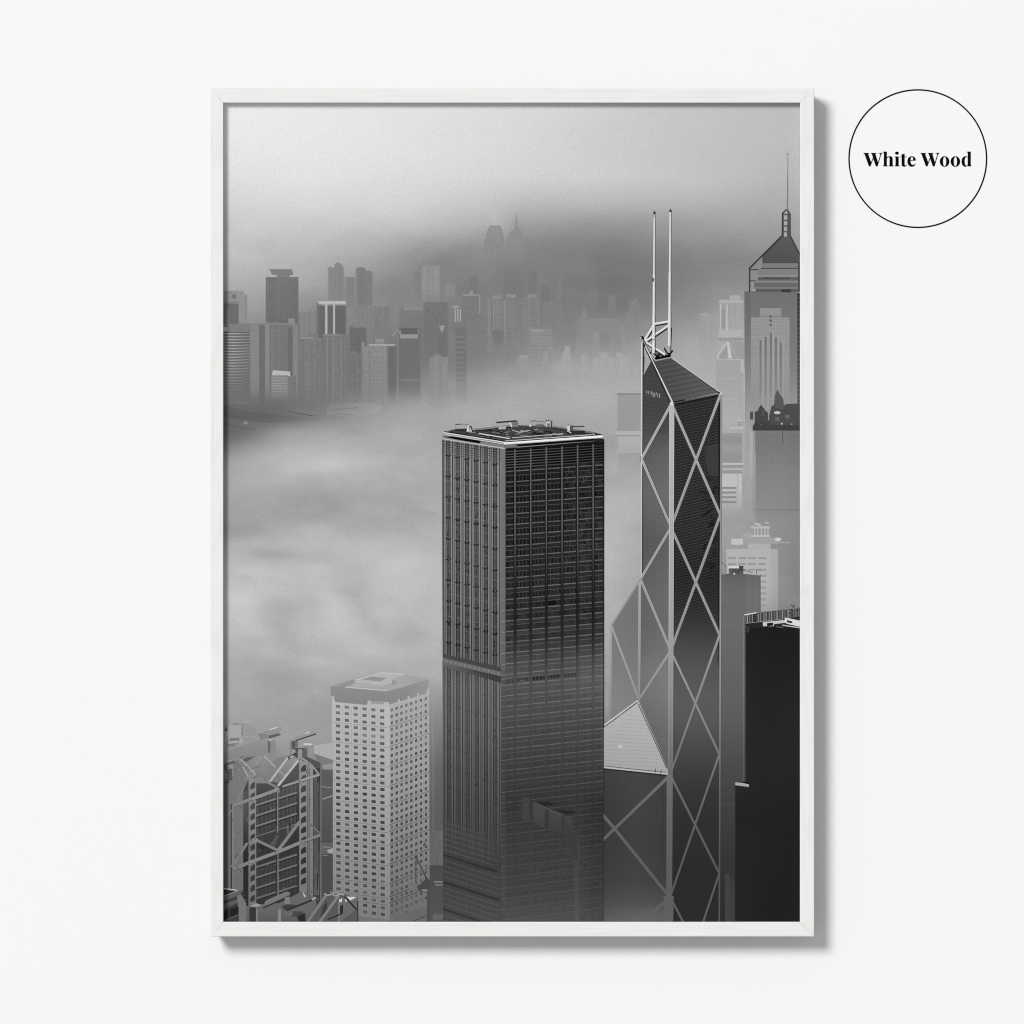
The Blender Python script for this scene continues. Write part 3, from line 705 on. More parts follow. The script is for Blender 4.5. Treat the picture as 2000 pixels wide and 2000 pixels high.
# lower face with fine grid
d.poly([(1176,1501),(1306,1514),(1303,1800),(1176,1800)], lambda x, y: lowf(y) + 8*math.sin((x-1176)/50) - 6*sst(1240,1300,x)*(1 - sst(1680,1800,y)), 2)
for i in range(26):
    x = 1184 + i * 4.7; d.rect(x, 1506 + (x-1180)*0.1, x + 1.0, 1770, lambda a, b: lowf(b) + 13 * (1 - sst(1600, 1760, b)) * (0.3 + 0.7*sst(1190,1260,a)), 3)
for i in range(52):
    y = 1512 + i * 5.0; d.line((1180, y), (1303, y + 6), 0.9, lambda a, b: lowf(b) + 10 * (1 - sst(1580, 1760, b)) * (0.3 + 0.7*sst(1190,1260,a)), 3)
# steel: braces and edge columns
def brace(p, q, w, k=5, edge=True, off=0):
    if edge: d.line(p, q, w + 2.6, lambda x, y: (br(y) + off) * 0.42 * (1 - 0.0) + 0.25*rf(y) if y < 1250 else br(y) * 0.72, k - 1)
    d.line(p, q, w, lambda x, y: br(y) + off, k)
    d.line(p, q, w * 0.26, lambda x, y: br(y) + off - 34 * (1 - sst(1100, 1300, y)), k + 1)
C = [(1311.5,788),(1310.5,1030),(1310,1271),(1309,1513),(1309,1752)]
NL = [(1253,896),(1251,1131),(1248,1366)]
RR = [(1408,768),(1407,1006),(1405.5,1240),(1405,1473),(1405,1706)]
for a, b in ((C[0],NL[0]),(NL[0],C[1]),(C[1],NL[1]),(NL[1],C[2]),(C[2],NL[2])): brace(a, b, 4.6, edge=(a[1] < 1000))
for a, b in ((C[0],RR[1]),(RR[0],C[1]),(C[1],RR[2]),(RR[1],C[2]),(C[2],RR[3]),(RR[2],C[3]),(C[3],RR[4]),(RR[3],C[4])): brace(a, b, 4.2, edge=(a[1] < 1150))
brace(C[4], (1338,1808), 4.2, edge=False); brace(RR[4], (1373,1802), 4.0, edge=False)
brace(NL[1], (1194,1222), 3.4, edge=False, off=-8); brace((1194,1222), NL[2], 4.2, edge=False, off=2)
d.line((1249.5,1133),(1248,1366), 5.2, lambda x, y: br(y) - 6, 5); d.line((1193.5,1222),(1192.4,1409), 4.2, lambda x, y: br(y) - 2, 2)
d.line((1253.6,668),(1252.4,1131), 2.6, lambda x, y: lerp(214, 186, (y-668)/460), 5); d.line((1255.6,735),(1254.4,1131), 1.6, lambda x, y: lf(y) * 0.45, 4)
d.line((1408.5,770),(1405,1800), 3.2, lambda x, y: br(y) * lerp(0.80, 1.0, sst(900,1300,y)) - 6, 5); d.line((1406,775),(1403,1300), 1.4, lambda x, y: rf(y) * 0.6, 4)
d.line((1312,790),(1309.5,1513), 9.5, lambda x, y: br(y) - 6, 6); d.line((1308.2,800),(1305.8,1500), 1.5, lambda x, y: br(y) + 12, 6); d.line((1316.4,800),(1314,1500), 1.2, lambda x, y: br(y) + 8, 6)
d.line((1318,806),(1314.5,1240), 1.4, 18, 5)
d.line((1308,1513),(1307,1752), 12, lambda x, y: br(y) + 2, 6); d.line((1306,1750),(1305,1802), 20, lambda x, y: br(y) + 2, 6)
for a, b in (((1306,1517),(1198,1621)),((1198,1621),(1176,1642)),((1176,1590),(1200,1618)),((1200,1618),(1306,1750)),((1304,1756),(1250,1804))):
    d.line(a, b, 6.2, lambda x, y: br(y) + 2, 5)
d.ell(1312, 788, 3.4, 4, 214, 6); d.ell(1408, 768, 3, 3, 210, 6); d.line((1400,765),(1407,768), 2.4, 26, 6); d.line((1395,757),(1395,763), 1.2, 60, 3)
done(d, 'braced_tower', 'dark glass tower with white diagonal bracing and a slanted top')
# twin antenna masts and their cradle on the braced tower
d = Ink(4)
d.poly([(1269,690),(1279,676),(1300,694),(1310,690),(1310,697),(1279,704)], 16, 0); d.line((1270,692),(1280,704), 2, 200, 1); d.line((1280,704),(1310,698), 1.6, 170, 1)
for (x, y, r_) in ((1283,690,3),(1274,688,2),(1290,695,2)): d.ell(x, y, r_, r_, 130, 1); d.ell(x, y, r_*0.5, r_*0.5, 18, 2)
d.path([(1298,681),(1303,690),(1309,691),(1314,684)], 3, 22, 1); d.rect(1297, 679, 1299.4, 682, 24, 1); d.rect(1305, 671, 1307, 674, 24, 1)
d.poly([(1250,657),(1256,656.5),(1262,668),(1259,668)], 18, 1); d.ell(1251.5, 659, 1.2, 1.2, 200, 2); d.ell(1264, 696.6, 1.8, 1.8, 190, 1)
def tube(p, q, w):
    d.line((p[0]+1, p[1]+1.6), (q[0]+1, q[1]+1.6), w + 1.6, 28, 1); d.line(p, q, w, 206, 2); d.line((p[0]-0.6, p[1]-0.8), (q[0]-0.6, q[1]-0.8), w*0.35, 236, 3)
tube((1259,664),(1279,631), 4.2); tube((1279,632.5),(1309,627.5), 4.4); tube((1260,667),(1308,634), 4.2); tube((1263,669),(1299,693), 4.2)
for (xt, xb, segs, yb) in ((1278.2,1276.5,[(415,3.6),(535,4.8),(616,5.6)],690), (1309.4,1307.0,[(411,3.8),(532,5.0),(612,6.0)],676)):
    ends = [s[0] for s in segs[1:]] + [yb]
    yt = segs[0][0]
    for (y0, w), y1 in zip(segs, ends):
        xa = lerp(xt, xb, (y0-yt)/(yb-yt)); xc = lerp(xt, xb, (y1-yt)/(yb-yt))
        d.line((xa, y0), (xc, y1), w + 1.4, 58, 1); d.line((xa-0.3, y0), (xc-0.3, y1), w, 196, 2); d.line((xa-w*0.12, y0), (xc-w*0.12, y1), w*0.4, 228, 3)
    d.rect(xt-2, yt-1.5, xt+2.2, yt+3, 36, 3); d.rect(xt-0.6, yt-5, xt+0.4, yt, 110, 2)
d.line((1311.6,640),(1309.8,690), 1.6, 34, 3); d.line((1279.6,640),(1280,690), 1.2, 52, 3); d.rect(1274.4, 543, 1277, 550, 40, 3); d.rect(1276.8, 418, 1278, 425, 60, 3)
d.rect(1274, 662, 1280, 665, 150, 3); d.line((1273,690),(1280,698), 3, 180, 1)
done(d, 'antenna_mast', 'pair of white antenna masts on a tubular cradle')

# ------------------------------------------------------------------ the white tower with square windows
d = Ink(4)
wl = curve([(1330,186),(1400,182),(1480,174),(1560,163),(1640,150),(1720,138),(1800,124)])
wr = curve([(1330,176),(1400,170),(1480,162),(1560,150),(1640,136),(1720,122),(1800,106)])
win = curve([(1370,112),(1430,100),(1480,84),(1540,72),(1620,66),(1720,72),(1800,84)])
XC = 759.5
d.poly([(648,1352),(XC,1370),(761,1800),(650,1800)], lambda x, y: wl(y) + 3*(1-sst(648,660,x)), 0)
d.poly([(XC,1376),(838,1344),(839,1705),(838,1800),(761,1800)], lambda x, y: wr(y), 0)
d.rect(752, 1380, 761, 1800, lambda x, y: wl(y) + 5, 1)
def yl(x, y0): return y0 + (x - 656) * lerp(0.100, 0.133, (y0 - 1379) / 360)
def yr(x, y0): return y0 - (x - 762) * lerp(0.327, 0.41, (y0 - 1386) / 400)
for j in range(33):
    y0 = 1376.2 + 12.72 * j
    for i in range(6):
        xa = 656 + i * 17.25 + j*0.04; xb = xa + 8.3
        if yl(xa, y0) > 1796: continue
        t = win(y0) + random.uniform(-9, 9) + (random.uniform(10, 34) if random.random() < 0.14 else 0)
        d.grid(((xa, yl(xa, y0)), (xb, yl(xb, y0)), (xb, yl(xb, y0)+5.9), (xa, yl(xa, y0)+5.9)), lambda x, y: t, 1)
        d.line((xa + 4.1, yl(xa+4, y0)), (xa + 4.1, yl(xa+4, y0) + 5.9), 0.8, t + 13, 2)
        d.line((xa - 0.4, yl(xa, y0) + 6.8), (xb + 0.4, yl(xb, y0) + 6.8), 1.0, lambda x, y: wl(y) + 8, 2)
    yy0 = y0 - 3.4
    if j and (j % 3 == 0 or j % 10 == 9): d.line((649, yl(649, yy0)), (XC, yl(XC, yy0)), 1.5, lambda x, y: wl(y) - 30, 1)
    elif j: d.line((649, yl(649, yy0)), (XC, yl(XC, yy0)), 0.8, lambda x, y: wl(y) - 8, 1)
for i in range(7):
    x = 652 + i * 17.25; d.line((x, yl(x, 1378)), (x + 1.3, 1790), 1.0, lambda a, b: wl(b) - 13, 1); d.line((x + 2, yl(x, 1378)), (x + 3.3, 1790), 0.9, lambda a, b: wl(b) + 7, 1)
for j in range(35):
    y0 = 1384.5 + 12.75 * j
    for i in range(8):
        xa = 762.8 + i * 9.5 + j*0.02; xb = xa + 4.6
        ya, yb_ = yr(xa, y0), yr(xb, y0)
        lim = 1790 if i < 4 else (1776 - (i-4)*5)
        if ya + 6 > lim: continue
        t = win(y0) + 4 + random.uniform(-10, 10) + (random.uniform(10, 30) if random.random() < 0.12 else 0)
        d.grid(((xa, ya), (xb, yb_), (xb, yb_+6.0), (xa, ya+6.0)), lambda x, y: t, 1)
    yy0 = y0 - 3.2
    if j: d.line((760, yr(760, yy0)), (838.5, yr(838.5, yy0)), 1.7 if (j % 3 == 0 or j % 10 == 9) else 0.9, lambda x, y: wr(y) - (44 if (j % 3 == 0 or j % 10 == 9) else 9), 1)
for i in range(9):
    x = 769.6 + i * 9.5; d.line((x, yr(x, 1384)), (x + 0.5, 1780), 0.9, lambda a, b: wr(b) - 11, 1)
# crown
d.poly([(645.5,1341),(690,1327),(745,1312.5),(790,1317.5),(837,1326),(837.5,1334),(763,1349),(756,1349),(674,1342)], lambda x, y: 165 - 5*sst(780,830,x), 2)
d.poly([(645.5,1341),(690,1327),(697,1330),(688,1337),(674,1342)], 146, 2)
d.poly([(645.5,1341),(674,1342),(756,1348.5),(763,1349),(836,1327),(837.5,1334),(834,1347),(832,1355),(762,1375),(751,1372),(718,1369),(717,1377),(655,1371),(652,1361),(646,1359)], lambda x, y: 140 + (y-1341)*-0.2 + 6*sst(780,837,x), 3)
d.poly([(674,1341),(757,1348),(757,1350),(674,1343)], 190, 3); d.line((763,1348.5),(836,1327), 1.2, 160, 3)
d.poly([(693,1328),(745,1313),(789,1317),(752,1335)], 178, 3); d.poly([(705,1327),(727,1321),(755,1324.5),(742,1331)], 146, 3)
d.path([(693,1329),(745,1314),(789,1317.5)], 1.8, 196, 3); d.path([(693,1331),(752,1336),(768,1330)], 2.6, 186, 3); d.rect(690, 1336, 752, 1341, 172, 3); d.rect(766, 1329, 772, 1337, 146, 3)
d.rect(718, 1368.5, 724, 1378, lambda x, y: 180, 3); d.rect(725, 1370, 750, 1375.5, 156, 3); d.rect(751, 1371, 760, 1382, 182, 3); d.rect(648, 1360, 653, 1372, 180, 3)
for (x, y) in ((777,1365),(796,1359.5),(815,1353),(834,1347)): d.rect(x, y, x + 4, y + 9, 178, 3)
d.poly([(700,1789),(761,1796),(761,1800),(700,1800)], 112, 3); d.poly([(761,1796),(833,1768),(834,1800),(761,1800)], 104, 3); d.line((700,1788),(761,1795), 1.6, 134, 3); d.line((806,1800),(832,1789), 2, 72, 3)
done(d, 'white_tower', 'pale tower with rows of square windows and a dark roof crown')
d = Ink(2)
d.line((810.5,1671),(811.5,1728), 1.6, 78, 0); d.line((813,1673),(814,1728), 1.0, 96, 0); d.line((811,1671),(833,1716), 3.4, 66, 0); d.line((814,1676),(830,1712), 1.0, 108, 1); d.line((831,1646),(827,1652), 2.6, 62, 0)
d.poly([(822,1726),(834,1714),(842,1722),(845,1738),(822,1742),(812,1734)], 72, 0); d.rect(824, 1737, 834, 1740, 138, 1); d.poly([(800,1727),(812,1724),(816,1738),(800,1740)], 112, 0)
d.poly([(834,1742),(860,1730),(864,1770),(840,1800),(834,1800)], 76, 0)
done(d, 'construction_crane', 'small dark crane against the foot of the white tower')
# low roofs in the gap between white tower and gridded tower
d = Ink(2)
d.rect(839, 1623, 866, 1690, lambda x, y: lerp(98, 104, (x-839)/26), 0); d.rect(839, 1690, 866, 1800, lambda x, y: lerp(74, 84, (y-1690)/110), 0)
d.rect(848, 1721, 865, 1724, 122, 1); d.rect(850, 1727, 865, 1730, 116, 1); d.rect(846, 1786, 866, 1796, 100, 1); d.line((852,1690),(860,1640), 2, 94, 1)
done(d, 'low_roofs', 'low grey roofs between the white tower and the gridded tower')

# ------------------------------------------------------------------ the gridded tower in the middle
d = Ink(6)
pl = curve([(857,146),(950,140),(1060,134),(1180,128),(1270,118),(1310,112),(1340,120),(1420,112),(1500,98),(1580,86),(1640,76),(1690,66),(1750,68),(1800,74)])
cl = curve([(857,1.0),(1260,1.0),(1310,0.62),(1360,0.66),(1440,0.66),(1560,0.62),(1620,0.45),(1680,0.12),(1800,0.05)])
XL = curve([(857,862.4),(1290,864),(1800,865.5)])
d.poly([(862.4,857),(978.5,874),(978.5,1800),(865.5,1800),(864,1290)], lambda x, y: pl(y), 0, 10)
def lv(x, y): return pl(y)
def sl(y): return 0.150 + (y - 870) / 830 * 0.165
def lx(u, y): return lerp(XL(y), 978.5, u)       # u: 0 left edge, 1 chamfer
def ytop(x): return 857 + (x - 862.4) * 0.146
U = lambda x: (x - 862.4) / 116.1
def vline(x, w, fac, k, y0=None, y1=1700):
    u = U(x); ya = ytop(x) + 2 if y0 is None else y0
    n = 40; d.begin(k)
    for i in range(n):
        a = lerp(ya, y1, i/n); b = lerp(ya, y1, (i+1)/n)
        d.grid(((lx(u, a)-w/2, a), (lx(u, a)+w/2, a), (lx(u, b)+w/2, b), (lx(u, b)-w/2, b)), lambda X, Y: pl(Y) * (1 - fac * cl(Y)), k, 40, True)
vline(864.5, 2.4, 0.35, 1); vline(866, 1.2, 0.6, 2)
for kx in range(6):
    x = 871.2 + 18.3 * kx
    vline(x + 3.9, 7.4, 0.34, 1); vline(x + 0.8, 1.4, 0.82, 2); vline(x + 7.6, 1.4, 0.82, 2); vline(x + 12.4, 1.6, 0.84, 2); vline(x + 4.2, 1.0, 0.55, 2); vline(x - 2.4, 1.2, 0.36, 2); vline(x + 15, 1.0, 0.16, 2)
    for i in range(90):                      # random speckle on the dark strips
        y = random.uniform(900, 1600); xx_ = lx(U(x + random.uniform(2, 6.5)), y)
        d.rect(xx_ - 0.7, y, xx_ + 0.7, y + random.uniform(2, 5), pl(y) * (1 - random.choice([0.7, 0.62, 0.3]) * cl(y)), 3)
    for j in range(19):                      # hooked brackets
        y = 889.5 + 40.6 * j + 3.35 * kx * (1 + 0.05*j)
        if y > 1262 + 4*kx and y < 1340 + 4*kx: continue
        if y > 1620: continue
        c = clamp(cl(y) * 1.05); X = lx(U(x), y)
        t = pl(y) * (1 - 0.86 * c) if y < 1300 else pl(y) * (1 - 0.5 * c)
        d.rect(X - 1.4, y - 1.0, X + 2.6, y + 1.2, t, 3); d.rect(X + 6.0, y - 1.4, X + 9.2, y + 1.0, t, 3)
        d.line((X + 1.5, y + 1.0), (X + 4.2, y + 2.0), 1.3, t, 3); d.line((X + 4.2, y + 2.0), (X + 7.2, y + 0.6), 1.3, t, 3)
for i in range(6):                           # louvres under the roof
    y = 862 + i * 4.7; f = 0.6 - i * 0.05
    d.line((863, y), (978, y + 115 * 0.152), 1.5, lambda a, b: pl(b) * (1 - f), 3)
for i in range(16):                          # faint panel joints
    y = 915 + i * 22; d.line((864, y), (978, y + 114 * sl(y)), 0.7, lambda a, b: pl(b) * 0.9, 2)
# chamfered corner
ch = curve([(875,118),(1000,112),(1200,106),(1290,98),(1330,84),(1400,74),(1500,64),(1600,62),(1800,76)])
d.poly([(978.5,873),(987.2,875),(987.2,1800),(978.5,1800)], lambda x, y: ch(y), 4)
for i in range(44):
    y = 922 + 20.85 * i
    if y > 1790: break
    a = sst(1080, 1300, y)
    d.line((979, y - 0.5), (987, y + 0.5), 1.4, ch(y) + 6 + 34 * a * (1 - 0.6*sst(1500,1700,y)), 5)
    if y > 1290: d.line((979, y + 8.2), (987, y + 8.6), 1.1, ch(y) + 22 * (1 - 0.6*sst(1500,1700,y)), 5)
# mechanical belt
def belt(y0, th, f, x0=864.0, xe=978.5):
    d.poly([(x0, y0), (xe, y0 + (xe-x0) * 0.235), (xe, y0 + th + (xe-x0) * 0.245), (x0, y0 + th)], lambda x, y: pl(y) * (1 - f), 4)
belt(1276.5, 8, 0.38)
d.poly([(864,1284.5),(978.5,1312),(978.5,1321),(864,1295)], lambda x, y: pl(y) * 0.93, 4)
for i in range(12): d.rect(870 + i*9.2, 1289.5 + i*9.2*0.235, 873.5 + i*9.2, 1293.5 + i*9.2*0.235, pl(1300) + 14, 5)
d.poly([(864,1295),(978.5,1322),(978.5,1333),(930,1319),(864,1302)], lambda x, y: lerp(98, 56, sst(870, 960, x)), 4)
for i in range(14): d.rect(900 + i*6, 1306 + i*6*0.24, 901 + i*6, 1312 + i*6*0.24, 100, 5)
# left podium floors
for i in range(24):
    y = 1606 + i * 10.6
    a = sst(1600, 1670, y); dark = (i % 5 == 1)
    x0 = 866; xe = 945 + 30*random.random() if y < 1700 else 975
    d.line((x0, y), (xe, y + (xe-x0) * sl(y) * 1.02), 4.2 if dark else 1.7, lambda x, Y: pl(Y) + (-18 if dark else 15) * a, 4)
for i in range(7): d.rect(868 + i*16, 1640, 869.2 + i*16, 1800, lambda x, y: pl(y) - 6, 3)
# right face
rb = curve([(862,26),(950,28),(1040,32),(1120,36),(1200,42),(1250,54),(1290,74),(1325,84),(1370,78),(1430,70),(1500,62),(1570,54),(1620,58),(1680,62),(1740,66),(1800,80)])
lb = curve([(862,112),(1000,106),(1150,108),(1240,110),(1290,116),(1340,114),(1420,104),(1500,92),(1580,88),(1660,82),(1800,92)])
def rx(x, y): return rb(y) + 7 * sst(1080, 1170, x) * sst(1220, 1300, y) * (1 - sst(1340, 1400, y)) - 9 * sst(1120, 1179, x) * sst(1480, 1600, y)
d.poly([(987,876),(1179.5,860),(1179,1800),(987,1800)], rx, 0, 10)
def mr(y): return -(0.066 + (y - 870) / 830 * 0.055)
def ry(x, y0): return y0 + (x - 987) * mr(y0)
COLX = [987, 1005.8, 1036.4, 1067, 1097.6, 1128, 1158.4, 1178.8]
for j in range(-1, 43):
    y0 = 921.2 + 20.85 * j
    for b_ in range(7):
        xa, xb = COLX[b_] + 1.2, COLX[b_+1] - 1.2
        if j >= 0:
            gl = random.uniform(0.86, 1.06)
            d.line((xa, ry(xa, y0)), (xb, ry(xb, y0)), 2.1, lambda x, y: lerp(rx(x, y), lb(y), 0.92 * gl * (1 - 0.45*sst(1460, 1600, y))), 3)
            d.line((xa, ry(xa, y0 + 8.4)), (xb, ry(xb, y0 + 8.4)), 1.5, lambda x, y: lerp(rx(x, y), lb(y), 0.56 * (1 - 0.4*sst(1460, 1600, y))), 3)
            if y0 < 1250: d.line((xa, ry(xa, y0 + 4.6)), (xb, ry(xb, y0 + 4.6)), 4.0, lambda x, y: rx(x, y) * 1.22, 1)
        n = 2 if b_ in (0, 6) else 4
        for i in range(n):                   # panes between mullions
            x0 = lerp(xa, xb, i/n) + 0.5; x1 = lerp(xa, xb, (i+1)/n) - 0.5
            refl = 26 * sst(1090, 1140, x0) * (1 - sst(1060, 1180, y0)) * random.random() ** 1.5
            t = rb(y0 + 15) * random.uniform(0.78, 1.08) + refl
            a = 1 - 0.75 * sst(1180, 1300, y0)
            d.grid(((x0, ry(x0, y0+10)), (x1, ry(x1, y0+10)), (x1, ry(x1, y0+19.4)), (x0, ry(x0, y0+19.4))), lambda x, y: lerp(rx(x, y), t, a), 1)
            if i: d.line((x0 - 0.5, ry(x0, y0 + 9)), (x0 - 0.5, ry(x0, y0 + 20)), 1.2, lambda x, y: rx(x, y) + 34 * (1 - sst(1120, 1280, y)), 2)
for x in COLX[1:-1]:
    d.line((x, ry(x, 879)), (x + 0.8, 1500), 2.8, lambda a, b: lerp(lerp(92, rx(a, b) - 8, sst(1000, 1210, b)), rx(a, b), sst(1260, 1400, b)), 4)
    d.line((x - 2.2, ry(x, 879)), (x - 1.6, 1400), 1.6, lambda a, b: rx(a, b) * lerp(0.6, 1.0, sst(1230, 1380, b)), 3); d.line((x + 2.2, ry(x, 879)), (x + 3, 1380), 1.2, lambda a, b: rx(a, b) * lerp(0.72, 1.0, sst(1230, 1370, b)), 3)
for i in range(7):
    y0 = 880 + i * 5.2
    d.line((989, ry(989, y0)), (1177, ry(1177, y0)), 3.0, 16, 2); d.line((989, ry(989, y0+2.6)), (1177, ry(1177, y0+2.6)), 1.6, lambda x, y: lerp(88, 62, sst(1000, 1150, x)), 3)
random.seed(11)
for i in range(260):                         # broken city reflections in the upper right panes
    x = random.uniform(1102, 1176); y = random.uniform(905, 1110); w = random.uniform(1, 3)
    d.line((x, y), (x + random.uniform(-3, 3), y + random.uniform(3, 9)), w*0.8, random.choice([52, 66, 20, 24, 44]), 2)
for i in range(70):
    x = random.uniform(1040, 1150); y = random.uniform(1150, 1215); d.line((x, y), (x + random.uniform(-4, 6), y + random.uniform(1, 6)), random.uniform(1, 3), random.choice([26, 30, 58]), 2)
d.ell(1079, 1177, 9, 5, 20, 2)
for b_, t in ((1, 58), (2, 44), (3, 48), (4, 62)):
    xa, xb = COLX[b_+0] + 2, COLX[b_+1] - 3; d.grid(((xa, ry(xa, 1326)), (xb, ry(xb, 1326)), (xb, ry(xb, 1334)), (xa, ry(xa, 1334))), t, 2)
d.path([(1014,1333),(1020,1328),(1026,1334),(1032,1331)], 1.4, 112, 4); d.path([(1134,1322),(1141,1316),(1148,1320),(1140,1324)], 1.3, 104, 4)
for i in range(28):
    x = 991 + i * 6.8; d.rect(x, 1240, x + 1.1, 1790, lambda a, b: rx(a, b) + (5 if i % 2 else -5) * (1 - 0.5*sst(1400, 1700, b)), 2)
# dark floor band wrapping to this face
d.poly([(988,1326),(1100,1316),(1100,1325),(988,1336)], lambda x, y: lerp(66, rx(x, y), sst(1030, 1100, x)), 1)
# reflection of a neighbouring building low on the right face
for (pts, t) in (([(1021,1558),(1033,1556),(1035,1604),(1019,1602)], 72), ([(1041,1568),(1066,1578),(1064,1618),(1042,1606)], 80), ([(1072,1580),(1098,1592),(1097,1632),(1073,1622)], 79), ([(1101,1592),(1118,1598),(1120,1636),(1102,1636)], 76), ([(1117,1640),(1127,1628),(1128,1680),(1116,1676)], 80)):
    d.poly(pts, lambda x, y: lerp(t - 6, 60, sst(1580, 1640, y)), 4)
for i in range(9): d.line((1044 + i*6.6, 1572 + i*3), (1044 + i*6.6, 1606 + i*3), 0.9, 60, 5)
d.path([(1043,1566),(1060,1574),(1070,1580),(1090,1588),(1101,1592)], 1.2, 92, 5)
d.poly([(1044,1566),(1074,1566),(1082,1572),(1062,1574)], 40, 4); d.poly([(1080,1581),(1116,1583),(1126,1587),(1104,1590)], 41, 4)
for i in range(150):
    x = random.uniform(1040, 1165); y = random.uniform(1606, 1780); d.line((x, y), (x + random.uniform(2, 7), y + random.uniform(-1, 1)), random.uniform(1, 2.6), rx(x, y) + random.choice([-10, -7, 5, 8]), 2)
d.rect(1122, 1636, 1131, 1800, lambda x, y: rx(x, y) + 7, 2); d.rect(1034, 1600, 1036, 1800, lambda x, y: rx(x, y) + 5, 4)
d.line((862.6,857),(864,1290), 1.0, 178, 4); d.line((1179.4,864),(1179,1420), 1.3, 30, 5)
done(d, 'gridded_tower', 'tall dark office tower with gridded glass faces, in the middle')
# its roof deck and cornice
d = Ink(4)
d.poly([(868,845),(884,839),(930,841),(1004,830.5),(1085,833),(1162,845),(1178,850),(1178,855),(987,872),(866,852)], 66, 0)
d.poly([(866,850),(884,851),(940,862),(985,869),(985,876),(862.5,857.5)], 128, 0); d.poly([(866,853),(884,852),(941,861),(936,866),(900,860)], 14, 1)
d.poly([(985,868),(1010,868.5),(1010,873),(987,876)], 112, 1)
d.poly([(1008,869),(1060,864),(1160,855),(1180,860),(1180,863),(1160,860.5),(1012,872)], 12, 1); d.poly([(1160,855.5),(1180,857.5),(1180,864),(1160,860)], 40, 1)
d.line((862.6,856.6),(986,876), 2.2, 186, 2)
d.line((866,845.5),(986,866), 4.0, 150, 1); d.line((866,844.6),(985,863.4), 1.8, 226, 2); d.line((867,848.5),(985,867.4), 1.3, 214, 2); d.path([(868,843),(984,861.4),(1006,861)], 2.2, 22, 2)
d.line((984,865.6),(1178,852), 4.6, 236, 2); d.line((984,868.6),(1178,855), 1.3, 150, 3); d.line((986,861.4),(1162,848.4), 1.7, 188, 2); d.line((986,863.2),(1170,849.6), 1.6, 16, 2); d.line((1161,846),(1177,850), 2, 30, 2)
random.seed(21)
for i in range(120):                         # plant and rails on the deck
    x = random.uniform(905, 1130); y = random.uniform(838, 856)
    if y > 840 + (x - 880) * 0.16 + 6 and x < 985: continue
    if x > 1010 and y > 859 - (x - 1000) * 0.075: continue
    l = random.uniform(4, 16); d.line((x, y), (x + l, y + l * random.choice([0.13, -0.07])), random.uniform(0.8, 1.8), random.choice([22, 30, 40, 96, 120, 150]), 1)
d.line((935,846.5),(996,856.5), 1.8, 216, 2); d.line((1000,855),(1100,847), 1.3, 196, 2); d.path([(1000,840),(1014,844),(1036,840)], 1.2, 190, 2)
d.line((925,839),(1000,830.6), 4.6, 128, 1); d.line((926,841.6),(1004,834), 1.8, 20, 2); d.line((925,836.4),(1000,828.2), 1.0, 190, 2)
d.line((1078,832.8),(1160,845), 4.4, 120, 1); d.line((1078,836),(1158,848), 1.8, 26, 2); d.line((1078,831),(1160,843), 0.9, 176, 2)
for i in range(26): d.line((1080 + i*3, 831.4 + i*0.45), (1080 + i*3, 835.4 + i*0.45), 0.6, 70, 2)
done(d, 'roof_deck', 'white edged flat roof of the gridded tower')
def cradle(parts, label):
    d = Ink(3)
    for kind, args, tone in parts:
        if kind == 'b': d.poly(args, tone, 1)
        else: d.line(args[0], args[1], args[2], tone, 2)
    done(d, 'rooftop_crane', label)
cradle([('b', [(889,838),(912,837),(916,844),(889,842)], 50), ('b', [(911,843),(913,833),(917,831),(923,843)], 208), ('l', ((917,832),(918,842),1.6), 60), ('l', ((919,831.6),(923,843),2), 24), ('l', ((889,829.2),(903,828.2),1.5), 50), ('l', ((903,828.4),(916,829.4),1.3), 120), ('l', ((889.4,829),(889.4,838),0.9), 170)], 'crane nearest the left roof corner')
cradle([('b', [(998,824),(1011,823),(1012,834),(1001,834)], 118), ('b', [(994,826),(998,824),(1001,834),(999,835)], 206), ('l', ((970,825),(1009,822),2), 36), ('l', ((970,822.6),(1009,819.8),0.8), 206), ('l', ((969,822),(969,828),1), 90), ('b', [(974,833),(988,832),(988,838),(974,839)], 170)], 'crane with the long boom at the back of the roof')
cradle([('b', [(1065,823),(1079,822),(1079,834),(1066,834)], 184), ('b', [(1069,827),(1074,827),(1074,834),(1069,834)], 110), ('l', ((1076.5,821.6),(1077,834),2.4), 34), ('l', ((1036,822.6),(1046,821.8),1.5), 46), ('l', ((1046,822),(1066,824),1.0), 130), ('b', [(1046,829.4),(1061,828.6),(1061,834),(1046,834)], 98), ('b', [(1033,829),(1039,829),(1037,834),(1034,833)], 200), ('l', ((1066,821.6),(1068,821.4),2.6), 34), ('l', ((1070.6,821),(1073,821.6),2), 40)], 'crane on the middle of the back edge')
cradle([('b', [(1113.5,831),(1119,831),(1119,841),(1113.5,841)], 84), ('b', [(1108,832),(1113,831),(1113,842),(1108,841)], 206), ('b', [(1116,842),(1142,841),(1143,848),(1116,849)], 44), ('l', ((1119,833),(1141.6,832.6),1.5), 60), ('l', ((1141.8,832.6),(1141.8,841),0.8), 180), ('l', ((1107,843.5),(1115,848),3), 22), ('l', ((1108,842),(1116,846),1.3), 220), ('l', ((1110.6,829),(1112,829.6),2), 40)], 'crane nearest the right roof corner')

